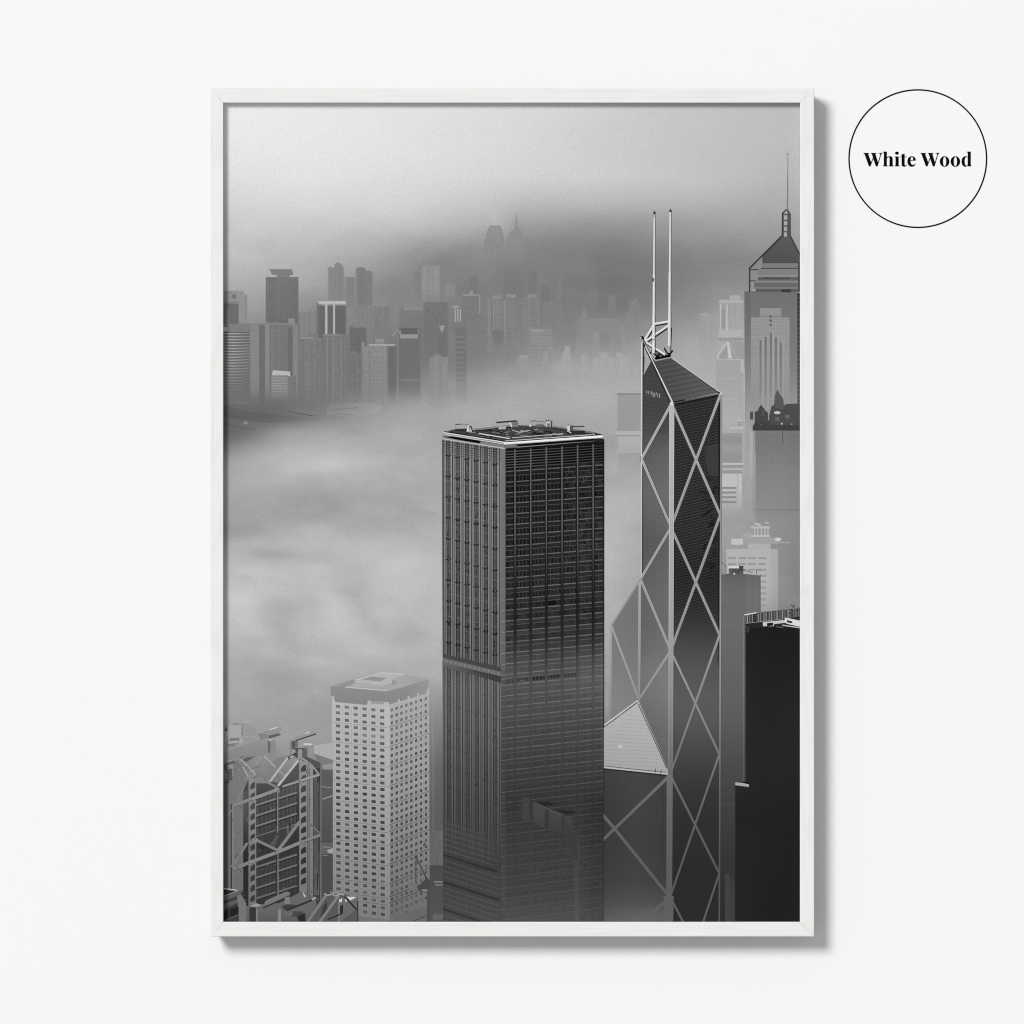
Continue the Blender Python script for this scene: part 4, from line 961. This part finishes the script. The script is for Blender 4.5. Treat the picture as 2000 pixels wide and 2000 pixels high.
# ------------------------------------------------------------------ black tower at the right edge
d = Ink(4)
bk = curve([(1220,30),(1300,33),(1400,37),(1500,38),(1600,33),(1800,33)])
d.poly([(1456,1200),(1475,1197),(1562,1186),(1562,1800),(1436,1800),(1436,1534),(1456,1534)], lambda x, y: bk(y) + 3*sst(1500,1470,x), 0)
for i in range(95):
    y = 1236 + i * 6.0; d.line((1440 if y > 1536 else 1460, y), (1562, y + 1.5), 2.0, lambda a, b: bk(b) + 1.2 + 2.2*math.sin(a*0.05 + b*0.013), 1)
for i in range(22): d.rect(1461 + i*4.6, 1236, 1462.2 + i*4.6, 1790, lambda a, b: bk(b) - 0.6 + 1.6*math.sin(b*0.02), 1)
d.poly([(1457,1202),(1562,1187),(1562,1224),(1457,1226)], 42, 1)
d.line((1454,1201),(1478,1196.6), 2.2, 214, 2); d.line((1478,1197),(1562,1187), 1.4, 128, 2)
for i in range(34):
    x = 1457 + i * 3.1
    if 1470 < x < 1476: continue
    yt = 1201.5 - (x - 1457) * 0.13; yb_ = 1217 - (x - 1457) * 0.12
    d.line((x, yt), (x, yb_), 1.2, 140 + 40*math.sin(i*1.7), 2)
d.line((1457,1217.5),(1530,1209), 1.0, 150, 2)
for i in range(3): d.line((1464, 1204 + i*4), (1540, 1194.5 + i*4), 0.8, 92, 2)
d.poly([(1490,1215),(1533,1211),(1536,1216),(1512,1219),(1511,1223),(1490,1223)], 198, 2); d.poly([(1498,1217),(1510,1216),(1510,1222),(1498,1223)], 30, 3)
d.poly([(1533,1206),(1562,1212),(1562,1224),(1540,1219),(1532,1216)], 214, 2); d.poly([(1537,1211),(1547,1213.5),(1547,1217.5),(1537,1215.5)], 50, 3)
d.line((1528,1221),(1562,1226), 2.4, 176, 2); d.line((1516,1224),(1530,1226), 2, 90, 2)
d.line((1544,1181),(1550,1185), 1.4, 44, 2); d.line((1552,1181),(1549,1187), 1.4, 40, 2)
d.poly([(1562,1190),(1540,1192),(1540,1205),(1562,1208)], 36, 1)
for i in range(30): d.line((1541 + random.random()*20, 1189 + random.random()*16), (1543 + random.random()*18, 1190 + random.random()*16), 0.8, random.choice([90, 24, 130]), 2)
d.rect(1451, 1203, 1453, 1526, lambda x, y: 122 - 30*sst(1300,1520,y), 1); d.rect(1453, 1202, 1456, 1526, lambda x, y: 86 - 18*sst(1300,1520,y), 1)
for i in range(60): d.rect(1453.4, 1206 + i*5.3, 1454.8, 1208.4 + i*5.3, 128 - i*0.7, 2)
d.path([(1456,1224),(1460,1226),(1464,1229)], 2, 70, 2); d.ell(1460, 1232, 2.4, 4, 64, 2)
d.poly([(1436,1528),(1450,1529),(1462.5,1532),(1463,1537),(1436,1533.5)], 168, 3); d.poly([(1438,1528.6),(1452,1526.5),(1463,1528.5),(1462,1532)], 16, 2)
done(d, 'black_tower', 'near black tower with a railed roof edge, at the right edge')

# ------------------------------------------------------------------ the truss-fronted building at the lower left
d = Ink(6)
gf = lambda t0, t1: (lambda x, y: lerp(t0, t1, clamp((y - 1500) / 300)))
# ground and low blocks beside it
d.poly([(612,1457),(650,1450),(650,1484),(614,1472)], 172, 0); d.poly([(614,1472),(650,1484),(650,1503),(624,1500)], 122, 0); d.poly([(630,1494),(650,1491),(650,1505),(634,1506)], 146, 0)
d.rect(624, 1503, 650, 1800, lambda x, y: lerp(92, 76, sst(1500, 1700, y)), 0); d.line((624,1536),(650,1539), 1.4, 144, 1); d.line((630,1561),(650,1554), 1.8, 158, 1)
d.rect(628, 1646, 650, 1668, 96, 1); d.poly([(638,1661),(650,1656),(650,1667),(642,1666)], 158, 2); d.line((630,1654),(645,1655), 2, 134, 2); d.line((630,1671),(640,1671), 2, 118, 2)
# far deck with plant behind
d.poly([(436,1418),(470,1412),(502,1424),(502,1446),(436,1462)], lambda x, y: 150, 0); d.rect(448, 1419, 474, 1435, 122, 1); d.rect(452, 1413, 466, 1418, 136, 1); d.rect(476, 1408, 490, 1410, 176, 1)
for i in range(22): d.rect(437 + random.random()*30, 1412 + random.random()*44, 440 + random.random()*34, 1414 + random.random()*44, random.choice([122, 138, 166, 172]), 1)
d.line((436,1441),(500,1439), 2, 166, 1); d.ell(441, 1425, 1.6, 3, 60, 2); d.poly([(445,1449),(464,1446),(464,1450),(446,1453)], 172, 1)
for i in range(46):
    x = 440 + random.random()*100; y = 1476 + random.random()*44 + max(0, (x-470))*0.2
    d.line((x, y), (x + random.uniform(3, 12), y + random.uniform(-4, 3)), random.uniform(0.8, 2), random.choice([92, 104, 142, 156, 120]), 2)
# big sloping box
d.poly([(436,1468),(505,1445),(524,1443),(524,1470),(517,1473),(500,1476),(436,1492)], lambda x, y: lerp(146, 130, (y-1443)/48), 1)
d.poly([(436,1492),(500,1476),(488,1484),(436,1506)], 92, 1); d.line((437,1467),(505,1444.5), 1.2, 158, 2)
d.poly([(524,1445),(538,1446),(541,1480),(524,1484)], 138, 1); d.rect(523, 1447, 528, 1470, 104, 2); d.poly([(524,1444),(533,1443),(527,1449)], 176, 2)
# maintenance cranes
d.poly([(503,1432),(541,1420),(550,1422),(550,1435),(524,1442),(510,1446)], 146, 2); d.poly([(524,1437),(549,1431),(548,1436),(525,1443)], 96, 3); d.line((527,1425),(542,1420.5), 1.6, 214, 3); d.line((504,1431),(528,1424), 1.0, 172, 3); d.rect(546, 1427, 549, 1434, 164, 3); d.poly([(503,1432),(524,1434),(522,1442),(508,1444)], 130, 2)
d.poly([(567,1443),(577,1440),(613,1428),(617.5,1433),(580,1446),(570,1448)], 148, 2); d.line((578,1446.5),(617.5,1433.5), 2.4, 66, 3); d.line((596,1433),(606,1429.5), 1.6, 210, 3); d.ell(571, 1443.5, 3, 3.2, 160, 3); d.rect(568, 1446, 582, 1464, 112, 2); d.rect(566, 1450, 569, 1474, 130, 2); d.rect(571, 1448, 576, 1462, 82, 3); d.line((575,1463),(594,1462), 2.2, 70, 3); d.rect(577, 1462, 582, 1480, 84, 2); d.poly([(562,1478),(577,1470),(580,1474),(564,1484)], 64, 2); d.line((566,1480),(573,1476), 2.6, 190, 3)
# round drum
d.poly([(593,1454),(612.5,1453),(612.5,1503),(593,1503)], lambda x, y: lerp(128, 150, sst(596, 606, x)) - 12*sst(608, 613, x), 2); d.poly([(592.5,1452),(598,1451.4),(608,1452),(612.5,1453),(609,1455.6),(593,1456)], 198, 3); d.rect(590, 1462, 600, 1480, 96, 2)
# light flank
d.poly([(436,1506),(470,1496),(488,1500),(488,1800),(436,1800)], lambda x, y: lerp(122, 108, clamp((y-1500)/250)), 1)
d.rect(436, 1522, 446, 1740, gf(96, 84), 2); d.rect(446, 1530, 449, 1740, gf(122, 112), 2); d.rect(450, 1570, 453, 1690, 72, 3); d.rect(450.5, 1693, 454, 1740, 56, 3); d.rect(454, 1574, 456, 1740, 134, 3)
for i in range(14): d.rect(437 + random.random()*10, 1490 + random.random()*38, 441 + random.random()*16, 1493 + random.random()*38, random.choice([70, 88, 120, 146]), 2)
for i in range(9): d.line((456, 1580 + i*20), (474, 1575 + i*20), 0.8, 104, 3)
# background of the bays
d.poly([(488,1515),(545,1530),(585,1483),(600,1478),(626,1490),(627,1760),(475,1800),(475,1545)], lambda x, y: lerp(84, 54, sst(1500, 1600, y)), 2)
d.poly([(474,1500),(486,1506),(520,1525),(540,1480),(562,1476),(548,1500),(527,1530),(500,1530)], lambda x, y: 128, 2)
d.poly([(436,1500),(470,1484),(478,1500),(460,1512),(436,1520)], lambda x, y: 118, 1)
d.rect(475, 1545, 484, 1772, lambda x, y: lerp(84, 44, sst(1560, 1680, y)), 3)
# curtain wall floors
for (xa, xb, o) in ((500, 541, 0), (543.5, 582, -13.2)):
    for y0, y1 in ((1552, 1632), (1684, 1760)):
        n = int((xb - xa) / 2.6)
        for i in range(n):
            x = xa + i * 2.6; yo = -(x - xa) * 0.32 + o
            d.line((x, y0 + yo + 6), (x, y1 + yo), 0.9, lambda a, b: lerp(94, 74, clamp((b-1550)/160)), 3)
    for y in (1573, 1593.5, 1614, 1634, 1694, 1714.5, 1735, 1755):
        w = 3.4 if y not in (1634,) else 1.6
        d.line((xa, y + o), (xb - 2, y + o - (xb - 2 - xa) * 0.325), w, lambda a, b: lerp(126, 106, clamp((b-1560)/190)), 4); d.line((xa, y + o + w*0.5 + 1.6), (xb - 2, y + o + w*0.5 + 1.6 - (xb - 2 - xa) * 0.325), 2.2, 44, 3)
d.rect(541.2, 1546, 543.2, 1626, 132, 4); d.rect(541.8, 1666, 544, 1750, 122, 4)
d.poly([(502,1632),(540,1617),(541,1626),(575,1606),(580,1612),(543,1660),(502,1640)], 62, 3); d.poly([(528,1650),(541,1630),(546,1632),(534,1654)], 84, 4); d.rect(560, 1612, 572, 1630, 96, 3); d.rect(564, 1608, 568, 1640, 58, 4)
d.poly([(505,1644),(528,1655),(510,1662)], 50, 3)
# ladder columns
def ladder(x0, x1, yt, yb_, n, tone, op, slant, k=4):
    d.rect(x0, yt, x1, yb_, lambda x, y: lerp(tone, tone - 26, clamp((y-1500)/260)), k)
    for i in range(n):
        y = yt + 8 + i * 20.0
        if y + 13 > yb_: break
        c = (x0 + x1) / 2; a, b = x0 + 3.4, x1 - 2.6
        d.poly([(a, y + 4 + slant), (a + 2.5, y + 1 + slant), ((a+b)/2, y + slant*0.4), (b, y - slant*0.2), (b, y + 11), (a, y + 14.5)], lambda X, Y: op - 16*sst(1560, 1640, Y), k + 1)
ladder(485.5, 500.5, 1520, 1772, 13, 140, 76, 2.0)
ladder(584.5, 600.5, 1486, 1745, 14, 142, 66, 2.0)
d.rect(602, 1494, 611.5, 1760, lambda x, y: lerp(142, 116, clamp((y-1500)/240)), 4); d.rect(603.6, 1500, 604.8, 1760, 98, 5)
d.rect(611.5, 1500, 625, 1770, lambda x, y: 62, 3)
for i in range(60): d.rect(613 + random.random()*9, 1510 + random.random()*240, 615 + random.random()*9, 1512 + random.random()*240, random.choice([46, 50, 84, 92]), 4)
d.rect(624.6, 1500, 628, 1770, lambda x, y: 108, 4)
# trusses
def beam(p, q, w, t, k=5):
    nx_, ny_ = 0, 1.4
    d.line((p[0], p[1] + w*0.5), (q[0], q[1] + w*0.5), 1.6, 42, k - 1); d.line(p, q, w, t, k)
beam((562,1480),(527,1527), 4.2, 178); beam((583,1485),(543,1535), 4.4, 182); d.line((546,1507),(556,1515), 1.6, 160, 5); d.line((472,1484),(500,1514), 3, 160, 5); d.line((474,1498),(485,1517), 2.4, 168, 5); d.line((516,1476),(538,1499), 2.6, 168, 5); d.line((509,1478),(500,1493), 1.6, 160, 5)
d.ell(470, 1484, 4, 3, 148, 5); d.line((480,1522),(494,1514), 4, 140, 5); d.line((494,1514),(540,1537), 4, 132, 5)
beam((552,1536),(583,1526), 4.6, 150); beam((583,1526),(624,1513), 5, 152); d.path([(600,1488),(608,1494),(624,1513)], 3.6, 144, 5); d.path([(586,1486),(592,1482),(600,1487)], 2.6, 154, 5); d.line((552,1533),(575,1526), 1.6, 30, 4)
beam((457,1573),(488,1562), 6, 134); beam((488,1562),(543,1542), 6.4, 142); d.line((446,1594),(476,1540), 1.4, 142, 5); d.ell(541, 1541, 5, 3.4, 146, 5)
beam((457,1697),(486,1685), 6.4, 128); beam((486,1685),(543,1664), 6.6, 132); beam((543,1664),(588,1645), 6.4, 134); beam((588,1645),(625,1631), 5.6, 126)
beam((499,1640),(543,1661), 5.4, 126); beam((585,1605),(544,1660), 6.2, 128); beam((483,1646),(453,1694), 5.2, 124); d.line((602,1607),(625,1627), 3.6, 112, 5); d.line((604,1607),(626,1625), 1.2, 30, 4); d.poly([(490,1640),(499,1635),(506,1640),(500,1648)], 130, 5)
for i in range(170):
    x = random.uniform(437, 626); y = random.uniform(1500, 1765)
    d.line((x, y), (x + random.uniform(-1, 2), y + random.uniform(1.5, 6)), random.uniform(0.7, 1.4), random.choice([52, 66, 84, 96, 118]), 5)
for (x, y) in ((499,1640),(543,1661),(585,1608),(486,1686),(543,1545),(588,1645),(488,1563),(585,1526),(602,1494)):
    d.ell(x, y, 3.4, 3.4, 136, 5, 10); d.ell(x, y, 1.4, 1.4, 84, 5, 8)
# lower roofs in front
d.poly([(436,1752),(476,1738),(480,1800),(436,1800)], 62, 4); d.poly([(436,1736),(466,1740),(474,1741),(464,1750),(436,1760)], 94, 5); d.poly([(436,1737.5),(460,1741),(438,1750)], 48, 5); d.line((436,1735),(464,1739), 1.8, 196, 5); d.line((438,1750),(462,1741), 1.2, 158, 5); d.poly([(436,1766),(466,1755),(467,1762),(436,1776)], 92, 5); d.poly([(463,1750),(470,1746),(481,1764),(481,1800),(467,1800)], 116, 5); d.poly([(436,1781),(446,1778),(446,1794),(436,1798)], 36, 5); d.poly([(449,1776),(466,1770),(466,1785),(449,1792)], 36, 5)
d.line((436,1799),(467,1786), 2.4, 84, 5)
d.poly([(481,1770),(512,1766),(545,1764),(590,1741),(617,1753),(618,1768),(600,1800),(481,1800)], lambda x, y: 102 - 12*sst(1775,1800,y), 4)
d.poly([(487,1772),(500,1772),(500,1800),(487,1800)], 56, 5); d.rect(500, 1776, 503, 1800, 128, 5); d.poly([(488,1770),(500,1764),(512,1768),(500,1772)], 150, 5); d.rect(543, 1776, 549, 1800, 132, 5)
d.poly([(517,1762),(521,1758),(560,1741),(567,1743),(566,1748),(522,1768),(516,1768)], 118, 5); d.line((514,1773),(562,1752), 3, 54, 5); d.poly([(556,1753),(566,1751),(566,1766),(557,1769)], 126, 5); d.line((560,1778),(609,1758), 3.4, 50, 5); d.line((609,1757),(617,1753), 4, 156, 5); d.poly([(590,1740),(598,1751),(594,1752)], 186, 5); d.rect(570, 1780, 592, 1790, 72, 5); d.path([(556,1782),(562,1787),(572,1783)], 3, 110, 5); d.poly([(550,1770),(560,1766),(580,1768),(556,1778)], 62, 5); d.poly([(580,1790),(596,1783),(597,1800),(584,1800)], 44, 5)
d.poly([(598,1800),(634,1746),(672,1746),(690,1752),(700,1770),(700,1800)], 88, 4); d.poly([(661,1754),(698,1752),(698,1776),(664,1800),(661,1800)], 104, 5)
d.poly([(676,1751),(697,1752),(684,1759)], 206, 5); d.poly([(662,1758),(668,1754),(668,1762),(662,1761)], 206, 5); d.poly([(674,1755),(680,1760),(674,1761)], 200, 5)
beam((637,1748),(600,1802), 5.2, 122); beam((662,1748),(622,1804), 5.4, 126); d.line((673,1751),(697,1777), 3.6, 46, 5); d.line((675,1750),(698,1774), 1.2, 120, 5)
d.path([(633,1745),(640,1749),(648,1746),(655,1750),(664,1746),(672,1748)], 2.6, 156, 5); d.path([(645,1741),(650,1744),(660,1743),(670,1746)], 1.8, 150, 5); d.rect(660, 1762, 664, 1800, 118, 5); d.poly([(664,1770),(670,1766),(670,1784),(664,1788)], 44, 5); d.line((640,1796),(664,1786), 2.4, 42, 5); d.poly([(630,1772),(638,1760),(640,1786),(626,1792)], 62, 4); d.line((698,1760),(699,1800), 2.2, 60, 5)
done(d, 'truss_building', 'building with exposed steel trusses and roof cranes, at the lower left')

# ================================================================== ROUND CAPTION, AN OVERLAY BUILT FLAT ON THE WALL
caption = thing('round_caption', 'overlay caption, thin black circle around the bold words White Wood, laid on the wall', 'overlay caption')
caption.location = W(1792.6, 445.4, 0.0)
def solid(name, loops_list, h0, h1, mat):
    """Prisms from outlines with holes: front face, back face and sides."""
    V, F = [], []
    for loops in loops_list:
        flat = [p for l in loops for p in l]
        tris = tessellate_polygon([[Vector((p[0], -p[1], 0)) for p in l] for l in loops])
        b0 = len(V); n = len(flat)
        V += [W(p[0], p[1], h1) for p in flat] + [W(p[0], p[1], h0) for p in flat]
        for a, b, c in tris:
            F.append((b0+a, b0+b, b0+c)); F.append((b0+n+c, b0+n+b, b0+n+a))
        s = 0
        for l in loops:
            m = len(l)
            for i in range(m):
                a, b = s + i, s + (i+1) % m
                F.append((b0+a, b0+b, b0+n+b, b0+n+a))
            s += m
    o = mesh_obj(name, V, F, mat, caption)
    import bmesh
    bm = bmesh.new(); bm.from_mesh(o.data); bmesh.ops.recalc_face_normals(bm, faces=bm.faces[:]); bm.to_mesh(o.data); bm.free()
    o.matrix_parent_inverse = caption.matrix_basis.inverted()
    return o
def circ(cx, cy, rx_, ry_, n=48, ph=0): return [(cx + rx_*math.cos(2*math.pi*i/n+ph), cy + ry_*math.sin(2*math.pi*i/n+ph)) for i in range(n)]
# ring as quads
n = 160; V = []; F = []
for i in range(n):
    a = 2*math.pi*i/n
    for (rr, h) in ((135.7, 0.00002), (135.7, 0.0002), (132.9, 0.0002), (132.9, 0.00002)):
        V.append(W(1792.6 + rr*math.cos(a), 309.8 + rr*math.sin(a), h))
for i in range(n):
    j = (i+1) % n
    for q in range(4): F.append((4*i+q, 4*j+q, 4*j+(q+1) % 4, 4*i+(q+1) % 4))
ro = mesh_obj('ring', V, F, M_BLACK, caption); ro.matrix_parent_inverse = caption.matrix_basis.inverted()
ZS = 0.06211
def A(pts): return [(1680 + p[0]*ZS, 285 + p[1]*ZS) for p in pts]
def A2(pts): return [(1790 + p[0]*ZS, 285 + p[1]*ZS) for p in pts]
Wg = [(105,220),(272,220),(272,234),(256,250),(260,275),(346,512),(402,366),(366,262),(340,234),(340,220),(515,220),(515,234),(484,246),(484,265),(560,515),(628,282),(628,252),(602,240),(580,234),(580,220),(700,220),(700,232),(668,255),(650,300),(548,642),(492,642),(411,405),(325,642),(275,642),(140,265),(105,234)]
hg = [(712,180),(838,177),(838,350),(880,328),(935,322),(985,332),(1015,365),(1022,410),(1022,595),(1045,622),(1050,641),(893,641),(893,632),(922,605),(925,410),(915,365),(895,352),(862,362),(838,395),(838,600),(868,630),(868,641),(712,641),(712,630),(744,605),(745,218),(712,197)]
ig = [(1080,335),(1210,328),(1210,605),(1240,630),(1240,641),(1082,641),(1082,630),(1112,605),(1112,364),(1080,350)]
tg = [(1303,264),(1397,243),(1397,333),(1460,333),(1460,352),(1397,352),(1397,590),(1410,612),(1435,610),(1463,588),(1471,600),(1435,640),(1385,656),(1335,645),(1310,618),(1303,580),(1303,352),(1255,352),(1255,333),(1303,333)]
eg = [(1750,462),(1582,462),(1586,520),(1606,570),(1650,598),(1700,585),(1740,553),(1749,562),(1712,620),(1662,648),(1615,656),(1560,642),(1510,592),(1485,520),(1485,460),(1505,390),(1550,342),(1620,320),(1690,335),(1735,385),(1750,440)]
eh = [(1585,442),(1588,400),(1600,362),(1622,338),(1645,352),(1662,392),(1662,442)]
dg = [(1578,180),(1706,177),(1706,600),(1725,622),(1748,634),(1700,641),(1612,641),(1608,612),(1580,642),(1535,659),(1480,642),(1430,578),(1414,490),(1430,402),(1480,337),(1545,320),(1600,336),(1612,343),(1612,215),(1578,196)]
dh = [(1610,362),(1610,590),(1590,612),(1555,622),(1525,570),(1513,500),(1515,430),(1535,370),(1570,345)]
solid('lettering', [[A(Wg)], [A(hg)], [A(ig)], [A(circ(1155,226,61,48,28))], [A(tg)], [A(eg), A(eh)],
    [A2([(p[0]+20, p[1]) for p in Wg])], [A2(circ(883,490,150,168)), A2(circ(883,490,50,149))], [A2(circ(1222,490,150,168)), A2(circ(1222,490,50,149))], [A2(dg), A2(dh)]], 0.00002, 0.0002, M_BLACK)

# ================================================================== LIGHT
w = bpy.data.worlds.new('World'); SC.world = w; w.use_nodes = True
AMB = 0.46
w.node_tree.nodes['Background'].inputs['Color'].default_value = (1, 1, 1, 1)
w.node_tree.nodes['Background'].inputs['Strength'].default_value = AMB
KEY = 34000.0
la = bpy.data.lights.new('softbox', 'AREA'); la.shape = 'DISK'; la.size = 20.0; la.energy = KEY; la.color = (1.0, 1.0, 1.0)
lo = bpy.data.objects.new('softbox', la); COL.objects.link(lo)
dirv = Vector((-0.64, -1.0, 0.60)).normalized()
lo.location = Vector((0, 0, ZC)) + dirv * 60.0
lo.rotation_euler = (-dirv).to_track_quat('-Z', 'Y').to_euler()

# ================================================================== CAMERA
cam = bpy.data.cameras.new('camera'); co = bpy.data.objects.new('camera', cam); COL.objects.link(co)
co.location = (0, -D, ZC); co.rotation_euler = (math.radians(90), 0, 0)
cam.sensor_width = 36; cam.lens = 36 * D / (2000 * S); cam.clip_end = 50; cam.clip_start = 0.1
SC.camera = co
SC.render.resolution_x = 1024; SC.render.resolution_y = 1024
SC.view_settings.view_transform = 'Standard'; SC.view_settings.look = 'None'
SC.view_settings.exposure = 0; SC.view_settings.gamma = 1; SC.view_settings.use_curve_mapping = False
SC.cycles.use_denoising = True
SC.cycles.max_bounces = 6
SC.cycles.filter_width = 1.1
